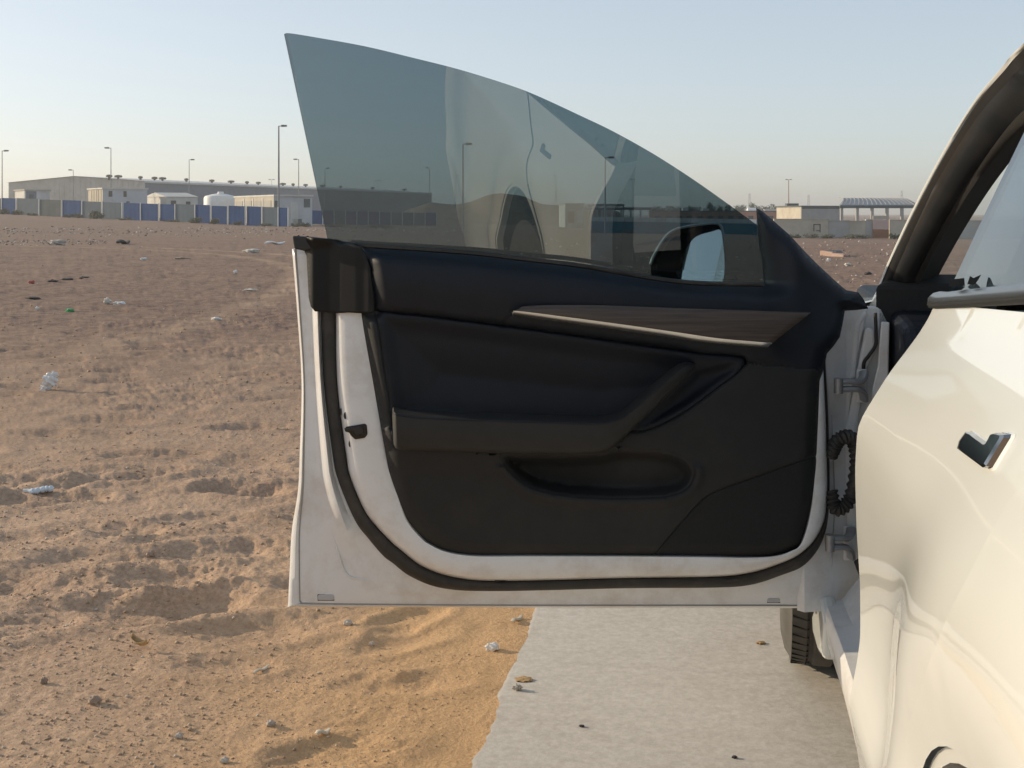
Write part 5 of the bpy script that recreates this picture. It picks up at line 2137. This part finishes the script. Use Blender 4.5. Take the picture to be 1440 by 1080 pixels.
def shrub(px, Y, wpx, hpx, label, mt='leaf_dry', n=260, cat='shrub', name='shrub', py_base=None, group='dusty shrubs along the far edge of the lot'):
    b = gx(px, Y)
    rx = wpx / F * Y * .5
    hz = hpx / F * Y
    o = empty(name, b, label, cat, group)
    mb = MB()
    for k in range(5):
        a = random.uniform(0, 6.28)
        mb.tube([b - UPV * .1, b + Vector((math.cos(a) * rx * .3, math.sin(a) * rx * .3, hz * .5)), b + Vector((math.cos(a) * rx * .6, math.sin(a) * rx * .6, hz * .85))], [.04, .03, .01], 5)
    mb.build('stem', 'bark', o)
    mb = MB()
    for k in range(7):
        cx_ = b + Vector((random.uniform(-.75, .75) * rx, random.uniform(-.6, .6) * rx, hz * random.uniform(.25, .62)))
        leaves(mb, cx_, rx * .42, rx * .42, hz * .36, n // 7, .16 * max(.7, hz))
    leaves(mb, b + UPV * hz * .2, rx, rx * .7, hz * .25, n // 3, .14 * max(.7, hz))
    mb.build('foliage', mt, o)
    return o


for (px, Y, w, hh_, lb) in ((3, 168, 18, 10, 'dusty shrub at the left picture edge below the hoarding'), (22, 167, 20, 9, 'second dusty shrub from the left, under the first blue panel'), (45, 165, 16, 5, 'flat shrub under the first grey panel'),
                            (97, 161, 18, 6, 'low shrub under the single blue panel left of the large bush'), (110, 160, 14, 8, 'small shrub touching the large bush from the left'), (135, 158, 22, 14, 'large dusty bush before the grey panels'),
                            (176, 156, 22, 5, 'flat shrub right of the large bush'), (240, 153, 30, 4, 'thin strip of weeds below the middle blue panels'), (275, 150, 22, 10, 'olive shrub before the middle grey panel'), (301, 149, 18, 9, 'olive shrub before two blue panels'),
                            (335, 147, 16, 7, 'small olive shrub below the right blue panels'), (372, 146, 26, 4, 'weeds below the last grey panel'), (417, 145, 14, 6, 'dark shrub at the foot of the plant room'), (431, 146, 16, 8, 'dark shrub right of the plant room corner')):
    shrub(px, Y, w, hh_, lb)
for (px, Y, w, hh_, lb) in ((470, 150, 40, 5, 'weeds seen through the left part of the window'), (540, 152, 46, 6, 'longer weeds below the slate wall through the window'), (836, 146, 14, 6, 'dark bush at the left end of the teal panels'), (885, 147, 26, 4, 'low weeds below the teal panels'),
                            (1118, 130, 18, 7, 'dark bush at the foot of the cream wall, left one'), (1140, 130, 24, 8, 'dark bush below the square mark on the wall'), (1165, 130, 22, 7, 'dark bush below the grey wall bay'), (1192, 129, 26, 8, 'dark bush left of the gate'),
                            (1214, 129, 20, 7, 'dark bush against the wall pier by the gate'), (1258, 129, 16, 10, 'green bush right of the gate')):
    shrub(px, Y, w, hh_, lb, 'leaf_dark' if px > 1250 else 'leaf_dry')


def tree(px, py, Y, wpx, label, n=420):
    b = gx(px, Y)
    zt = ztop(py, Y)
    hz = zt - b.z
    rx = wpx / F * Y * .5
    o = empty('tree', b, label, 'tree', 'dark trees on the right horizon')
    mb = MB()
    mb.tube([b - UPV * .3, b + UPV * hz * .35, b + UPV * hz * .6], [.3, .22, .12], 7)
    for k in range(4):
        a = random.uniform(0, 6.28)
        mb.tube([b + UPV * hz * .35, b + Vector((math.cos(a) * rx * .5, math.sin(a) * rx * .4, hz * .7))], [.12, .05], 5)
    mb.build('trunk', 'bark', o)
    mb = MB()
    for k in range(8):
        c_ = b + Vector((random.uniform(-.7, .7) * rx, random.uniform(-.6, .6) * rx, hz * random.uniform(.5, .82)))
        leaves(mb, c_, rx * .42, rx * .42, hz * .2, n // 8, .42)
    mb.build('crown', 'leaf_dark', o)


for (px, py, Y, w, lb) in ((925, 289, 330, 26, 'leftmost dark tree seen through the window'), (945, 287.5, 340, 28, 'second dark tree through the window'), (975, 288, 345, 30, 'third dark tree through the window'), (1001, 281.5, 350, 18, 'tallest dark tree near the slope of the window'),
                           (1020, 286, 350, 26, 'dark tree right of the tallest one'), (1042, 284.5, 370, 28, 'dark tree at the window edge'), (1062, 283.5, 380, 26, 'dark tree just over the tip of the black corner'), (1083, 285, 380, 24, 'rightmost dark tree beside the cream building')):
    tree(px, py, Y, w, lb)


# ================================================================== LITTER AND STONES
def blob(rx, ry, rz, seed, n1=9, n2=14, rough=.25, sharp=1.0):
    """lumpy closed stone; returns verts, faces about the origin"""
    r_ = random.Random(seed)
    off = r_.uniform(0, 99)
    v, f = [], []
    for i in range(n1 + 1):
        th = math.pi * i / n1
        for j in range(n2):
            ph = 2 * math.pi * j / n2
            d = Vector((math.sin(th) * math.cos(ph), math.sin(th) * math.sin(ph), math.cos(th)))
            k = 1 + rough * (math.sin(d.x * 3.1 * sharp + off) * math.cos(d.y * 4.3 * sharp + off * 2) + .6 * math.sin(d.z * 5.7 * sharp + d.x * 6 + off * 3))
            v.append(Vector((d.x * rx * k, d.y * ry * k, d.z * rz * k)))
    for i in range(n1):
        for j in range(n2):
            f.append((i * n2 + j, (i + 1) * n2 + j, (i + 1) * n2 + (j + 1) % n2, i * n2 + (j + 1) % n2))
    return v, f


def surf(px, py):
    g = G(px, py)
    z = float(sand_height(np.array([g.x]), np.array([g.y]))[0])
    # once more with the real height
    Y = F * (H - z) / (py - HY)
    X = (px - CX) / F * Y
    z = float(sand_height(np.array([X]), np.array([Y]))[0])
    return Vector((X, Y, z))


M['bag'] = pmat('white_plastic_film', (.72, .70, .66), .4, var=.06, scale=20)
M['bottle'] = pmat('cloudy_pet', (.60, .66, .70), .2, var=.1, scale=30)
M['dark_cloth'] = pmat('dark_rag', (.065, .058, .055), .9, var=.3, scale=10)
M['card'] = pmat('pale_card', (.60, .56, .48), .8, var=.1, scale=10)
M['green_plastic'] = pmat('green_plastic', (.06, .36, .12), .4, var=.1)
M['red_plastic'] = pmat('faded_red', (.42, .10, .08), .5, var=.1)
M['leaf_litter'] = pmat('dry_leaf', (.46, .30, .14), .8, var=.25, scale=60)
M['stone'] = pmat('desert_stone', (.34, .26, .20), .9, var=.25, scale=30)
M['wood_plank'] = pmat('bleached_wood', (.55, .47, .36), .85, var=.2, scale=12)
M['stone_white'] = pmat('pale_stone', (.46, .41, .35), .85, var=.15, scale=20)


def lump(name, label, cat, px, py, wpx, hpx, mt, seed, rough=.30, sharp=1.15, dep=.7, group=None, n1=14, n2=22, sink=.25):
    p = surf(px, py)
    rx = wpx / F * p.y * .5
    rz = max(.006, hpx / F * p.y * .5)
    v, f = blob(rx, rx * dep, rz, seed, n1, n2, rough, sharp)
    mb = MB()
    mb.add([q + p + UPV * (rz * (1 - sink)) for q in v], f)
    o = mb.build(name, mt, smooth=(30 if 'stone' in mt else 60), label=label, cat=cat, group=group)
    return o


# crumpled bag standing on end
p = surf(68, 549)
bagr = empty('plastic_bag', p, 'crumpled white plastic bag standing on the sand at the left', 'plastic bag')
for nm, (dx, dz, rx, rz, sd) in (('bag_body', (.012, .075, .042, .050, 5)), ('bag_foot', (-.018, .018, .032, .022, 9)), ('bag_handle', (.035, .115, .022, .022, 12))):
    v, f = blob(rx * .95, rx * .6, rz * .85, sd, 20, 30, .28, 1.5)
    mb = MB()
    mb.add([q + p + Vector((dx * 1.0, 0, dz * .85)) for q in v], f)
    mb.build(nm, 'bag', bagr, smooth=35)
# crushed bottle
p = surf(57, 700)
bo = empty('crushed_bottle', p, 'crushed clear plastic bottle lying in the sand', 'bottle')
mb = MB()
pts = [p + Vector((t, .01 * math.sin(t * 40), .016 + .003 * math.sin(t * 60))) for t in np.linspace(-.045, .045, 16)]
mb.tube(pts, [.006, .007, .011, .013, .010, .012, .013, .009, .012, .013, .010, .013, .009, .013, .012, .006], 14, flat=1.3)
mb.build('bottle_body', 'bottle', bo, smooth=40)
mb = MB()
mb.tube([p + Vector((-.066, 0, .013)), p + Vector((-.045, 0, .015))], .007, 12)
mb.build('bottle_cap', 'bag', bo, smooth=40)
# dry leaf
p = surf(196, 914)
rows = []
for t in np.linspace(-1, 1, 9):
    w = .016 * (1 - t * t) ** .7 + .001
    rows.append([p + Vector((t * .024 + .004 * s, -t * .010 + s * w * .5, .012 + .012 * t * t + .010 * abs(s) - .004 * t)) for s in np.linspace(-1, 1, 7)])
mb = MB()
mb.grid(rows)
mod_solid(mb.build('dry_leaf', 'leaf_litter', smooth=60, label='curled yellow dry leaf lying on the near sand', cat='leaf'), .0012)
# sticks
for (x0, y0, x1, y1, r_, lb, nm, mt) in ((357, 950, 378, 938, .003, 'short dry stick on the sand left of the slab', 'stick', 'wood_plank'), (445, 1036, 464, 1031, .0042, 'pale split stick on the near sand', 'stick', 'wood_plank'), (373, 344, 400, 343, .05, 'long pale plank lying before the plant room', 'plank', 'bag'),
                                     (166, 344, 181, 343, .07, 'short dark plank beyond the rubble line', 'plank', 'dark_cloth'), (720, 877, 734, 869, .004, 'pale splinter of wood close to the slab corner under the door', 'splinter', 'wood_plank')):
    a, b = surf(x0, y0), surf(x1, y1)
    mb = MB()
    pts = [a.lerp(b, t) + UPV * (r_ * 1.2 + r_ * .8 * math.sin(t * 7)) for t in np.linspace(0, 1, 8)]
    mb.tube(pts, [r_ * q for q in (.7, 1, .9, 1.05, .9, 1, .8, .5)], 7, flat=1.8)
    mb.build(nm, mt, smooth=50, label=lb, cat=nm)
for args in (('stone', 'fist-sized stone with a long shadow on the near sand', 'stone', 133, 990, 17, 13, 'stone', 1), ('stone', 'pebble left of the fist-sized stone', 'stone', 62, 961, 10, 10, 'stone', 2), ('stone', 'flat grey stone near the bottom of the sand', 'stone', 252, 1038, 11, 8, 'stone_white', 3),
             ('stone', 'small pale stone at the bottom of the picture', 'stone', 316, 1073, 12, 7, 'stone_white', 4), ('stone', 'grey stone under the rear corner of the door', 'stone', 489, 879, 13, 8, 'stone_white', 6), ('stone', 'tiny grey pebble below the door, right of the grey stone', 'stone', 523, 908, 8, 5, 'stone_white', 8),
             ('stone', 'stone in the middle sand by a deep footprint', 'stone', 212, 785, 12, 10, 'stone', 10), ('stone', 'pale stone right of the bottle', 'stone', 255, 738, 10, 6, 'stone', 11), ('shell', 'small white shell on the near sand', 'shell', 381, 1020, 12, 7, 'stone_white', 13)):
    lump(*args[:8], seed=args[8], rough=.22)
for args in (('tissue', 'crumpled white tissue on golden sand beside the slab', 'tissue', 692, 914, 18, 11, 'bag', 21), ('paper_box', 'torn white carton in the far sand', 'carton', 151, 428, 10, 9, 'card', 22), ('paper_scrap', 'white scrap beside the torn carton', 'paper', 168, 428, 16, 5, 'bag', 23),
             ('green_scrap', 'bright green plastic scrap in the far sand', 'plastic scrap', 98, 437, 11, 5, 'green_plastic', 24), ('red_scrap', 'faded red scrap in the dark rags', 'plastic scrap', 44, 399, 9, 5, 'red_plastic', 25), ('paper_scrap', 'round white scrap left of the green one', 'paper', 52, 436, 5, 5, 'bag', 26),
             ('dark_rag', 'long dark rag left of the carton', 'rag', 46, 422, 18, 3.5, 'dark_cloth', 27), ('dark_rag', 'dark rag next to the red scrap', 'rag', 74, 396, 12, 4, 'dark_cloth', 28), ('dark_rag', 'flat dark rag right of the red scrap', 'rag', 95, 393, 15, 3, 'dark_cloth', 29),
             ('dark_rag', 'dark rag furthest right of the rag row', 'rag', 119, 391, 15, 4, 'dark_cloth', 30), 
             ('paper_scrap', 'thin white scrap in the middle of the far sand', 'paper', 202, 366, 9, 4, 'bag', 33), ('paper_scrap', 'crumpled pale paper before the hoarding end', 'paper', 354, 356, 20, 6, 'card', 34), ('paper_scrap', 'tiny white scrap right of centre in the far sand', 'paper', 331, 385, 5, 5, 'bag', 35),
             ('paper_scrap', 'white scrap nearest the door edge', 'paper', 304, 451, 12, 4, 'bag', 36), ('paper_scrap', 'pale flat scrap before the door edge', 'paper', 352, 409, 18, 3, 'card', 37), ('dark_rag', 'grey scrap heap in the far middle sand', 'rag', 255, 364, 20, 3, 'stone', 38),
             ('rubble_heap', 'grey rubble heap in the pale stone line', 'rubble', 80, 345, 22, 9, 'stone_white', 39), ('white_scrap', 'white scrap below the far pinkish blocks', 'paper', 1165, 367, 6, 5, 'bag', 40), ('paper_scrap', 'pale scrap in the ground beside the black corner', 'paper', 1192, 374, 9, 4, 'card', 41), ('dark_rag', 'dark scrap low in the gap beside the pillar', 'rag', 1221, 386, 10, 4, 'dark_cloth', 42)):
    lump(*args[:8], seed=args[8])
# broken blocks on the right
for (x0, x1, y0, y1, mt, lb) in ((1170, 1173.8, 353.5, 360, 'orange_block', 'small pinkish end block left of the dark slab'), (1174, 1187, 353, 360, 'dark_thing', 'dark concrete slab lying among pinkish blocks'), (1185.5, 1191, 357, 361.5, 'orange_block', 'pinkish block in front of the dark slab')):
    a, b = G(x0, y1), G(x1, y1)
    mb = MB()
    zt = (y1 - y0) / F * a.y
    mb.hexa([a - UPV * .1, b - UPV * .1, b + Vector((.2, .9, -.1)), a + Vector((-.1, .9, -.1))], [a + UPV * zt * .9, b + UPV * zt * .8, b + Vector((.2, .9, zt)), a + Vector((-.1, .9, zt))])
    mod_bevel(mb.build('broken_block', mt, label=lb, cat='block', group='broken blocks beyond the bonnet'), .06, 2)
# bits on the slab: brown leaf, scrap with a shadow, crumbs
for (px, py, w, hh_, mt, lb, sd) in ((737, 956, 22, 3, 'leaf_litter', 'flat brown leaf at the edge of the slab', 51), (728, 970, 12, 8, 'stone_white', 'pale chip at the slab edge casting a long shadow', 52), (818, 1022, 7, 3, 'dark_cloth', 'dark crumb in the middle of the slab', 53), (1070, 905, 12, 3, 'leaf_litter', 'brown leaf scrap on the slab before the tyre', 54), (1033, 1066, 7, 4, 'dark_cloth', 'dark crumb low on the slab near the car', 55)):
    Y = F * (H - GZ) / (py - HY)
    X = (px - CX) / F * Y
    rx, rz = w / F * Y * .5, max(.002, hh_ / F * Y * .5)
    v, f = blob(rx, rx * .7, rz, sd, 10, 16, .4, 1.6)
    mb = MB()
    mb.add([q + Vector((X, Y, GZ + rz * .75)) for q in v], f)
    mb.build('slab_crumb' if 'crumb' in lb else ('leaf' if 'leaf' in lb else 'stone_chip'), mt, smooth=40, label=lb, cat='crumb' if 'crumb' in lb else ('leaf' if 'leaf' in lb else 'stone'))


# loose gravel and rubble nobody could count
def scatter(name, n, gen, mt, label, hts=(.5, .9)):
    ico_v, ico_f = [], []
    t = (1 + 5 ** .5) / 2
    for p_ in ((-1, t, 0), (1, t, 0), (-1, -t, 0), (1, -t, 0), (0, -1, t), (0, 1, t), (0, -1, -t), (0, 1, -t), (t, 0, -1), (t, 0, 1), (-t, 0, -1), (-t, 0, 1)):
        ico_v.append(np.array(p_) / math.hypot(1, t))
    ico_f = np.array([(0, 11, 5), (0, 5, 1), (0, 1, 7), (0, 7, 10), (0, 10, 11), (1, 5, 9), (5, 11, 4), (11, 10, 2), (10, 7, 6), (7, 1, 8), (3, 9, 4), (3, 4, 2), (3, 2, 6), (3, 6, 8), (3, 8, 9), (4, 9, 5), (2, 4, 11), (6, 2, 10), (8, 6, 7), (9, 8, 1)])
    ico_v = np.array(ico_v)
    P_, S_ = gen(n)
    n = len(P_)
    jit = rng.uniform(.65, 1.25, (n, 12, 1))
    ang = rng.uniform(0, 6.28, n)
    sc = np.stack([rng.uniform(.7, 1.4, n), rng.uniform(.7, 1.2, n), rng.uniform(*hts, n)], 1)
    v = ico_v[None] * jit * sc[:, None, :] * S_[:, None, None]
    ca, sa = np.cos(ang)[:, None], np.sin(ang)[:, None]
    vx = v[..., 0] * ca - v[..., 1] * sa
    vy = v[..., 0] * sa + v[..., 1] * ca
    v = np.stack([vx, vy, v[..., 2]], 2) + P_[:, None, :]
    f = (ico_f[None] + (np.arange(n) * 12)[:, None, None]).reshape(-1, 3)
    me = bpy.data.meshes.new(name)
    V_ = v.reshape(-1, 3)
    me.vertices.add(len(V_))
    me.vertices.foreach_set('co', V_.astype(np.float32).ravel())
    me.loops.add(f.size)
    me.loops.foreach_set('vertex_index', f.astype(np.int32).ravel())
    me.polygons.add(len(f))
    me.polygons.foreach_set('loop_start', (np.arange(len(f)) * 3).astype(np.int32))
    me.update(calc_edges=True)
    me.materials.append(mt)
    o = bpy.data.objects.new(name, me)
    COL.objects.link(o)
    tag(o, label, None, None, 'stuff')
    return o


def isl_mat(name, cols):
    m, n, bs = node_mat(name)
    g2 = n.nodes.new('ShaderNodeNewGeometry')
    cr = n.nodes.new('ShaderNodeValToRGB')
    cr.color_ramp.interpolation = 'CONSTANT'
    els = cr.color_ramp.elements
    while len(els) < len(cols):
        els.new(1.0)
    for i, c in enumerate(cols):
        els[i].position = i / len(cols)
        els[i].color = (*c, 1)
    n.links.new(g2.outputs['Random Per Island'], cr.inputs[0])
    n.links.new(cr.outputs[0], bs.inputs['Base Color'])
    bs.inputs['Roughness'].default_value = .9
    return m


def gen_near(n):
    py = rng.uniform(0, 1, n) ** 1.15 * 660 + 425
    px = rng.uniform(-20, 770, n)
    Y = F * H / (py - HY)
    X = (px - CX) / F * Y
    Lc_ = X * cs - Y * sn
    keep = Lc_ < EDGE - .04
    clump = fbm(X * 1.6, Y * 1.6, 3, 91) + rng.uniform(-.35, .35, n)
    keep &= clump > -.12
    X, Y = X[keep], Y[keep]
    s = (.0014 + .0042 * rng.power(.16, len(X))) * (.55 + .17 * Y) * (1 - .45 * sst(EDGE - .8, EDGE - .1, X * cs - Y * sn))
    s = np.minimum(s, .03)
    z = sand_height(X, Y) + s * .25
    return np.stack([X, Y, z], 1), s


scatter('gravel', 16000, gen_near, isl_mat('gravel_mix', [(.36, .25, .16), (.42, .30, .20), (.30, .21, .14), (.46, .33, .22), (.40, .28, .18), (.34, .24, .16), (.38, .27, .18), (.43, .31, .21), (.52, .44, .35)]), 'loose crumbs and gravel strewn over the sand')


def gen_far(n):
    px = rng.uniform(-30, 640, n)
    band = rng.uniform(0, 1, n)
    py = np.where(band < .55, rng.normal(325.5, 3.6, n), np.where(band < .72, rng.normal(341.5, 2.2, n), rng.uniform(325, 440, n)))
    px = np.where((band >= .55) & (band < .72), rng.uniform(-20, 150, n), px)
    py = np.maximum(py, 320 - .012 * (430 - np.minimum(px, 430)))
    pts = [G(a, b) for a, b in zip(px, py)]
    P_ = np.array([tuple(q) for q in pts])
    s = P_[:, 1] * (.00025 + .0010 * rng.power(.5, n)) * np.where(band < .72, 1.0, .6)
    P_[:, 2] = sand_height(P_[:, 0], P_[:, 1]) + s * .3
    return P_, s


scatter('rubble', 1700, gen_far, isl_mat('rubble_mix', [(.44, .38, .32), (.27, .21, .17), (.36, .29, .24), (.62, .58, .53), (.18, .145, .12), (.31, .25, .20), (.24, .18, .14)]), 'pale rubble and litter strewn before the hoarding')


def gen_right(n):
    px = np.where(rng.uniform(0, 1, n) < .5, rng.uniform(1085, 1320, n), rng.uniform(620, 1085, n))
    py = rng.uniform(336, 430, n)
    pts = [G(a, b) for a, b in zip(px, py)]
    P_ = np.array([tuple(q) for q in pts])
    s = P_[:, 1] * rng.uniform(.0004, .0014, n)
    P_[:, 2] = sand_height(P_[:, 0], P_[:, 1]) + s * .3
    return P_, s


scatter('rubble', 700, gen_right, isl_mat('rubble_mix_right', [(.50, .44, .38), (.34, .26, .21), (.25, .19, .15), (.62, .56, .50), (.38, .29, .23)]), 'scattered rubble on the lot right of the door')


# ================================================================== HAZE
mz = bpy.data.materials.new('haze')
mz.use_nodes = True
nz_ = mz.node_tree
nz_.nodes.clear()
oz_ = nz_.nodes.new('ShaderNodeOutputMaterial')
vz = nz_.nodes.new('ShaderNodeVolumePrincipled')
vz.inputs['Color'].default_value = (.93, .92, .89, 1)
vz.inputs['Density'].default_value = .0006
vz.inputs['Anisotropy'].default_value = .3
nz_.links.new(vz.outputs[0], oz_.inputs['Volume'])
mb = MB()
mb.box((-3300, -3300, -6), (3300, 3300, 26))
mb.build('haze', mz, kind='stuff', label='thin evening haze over the lot')
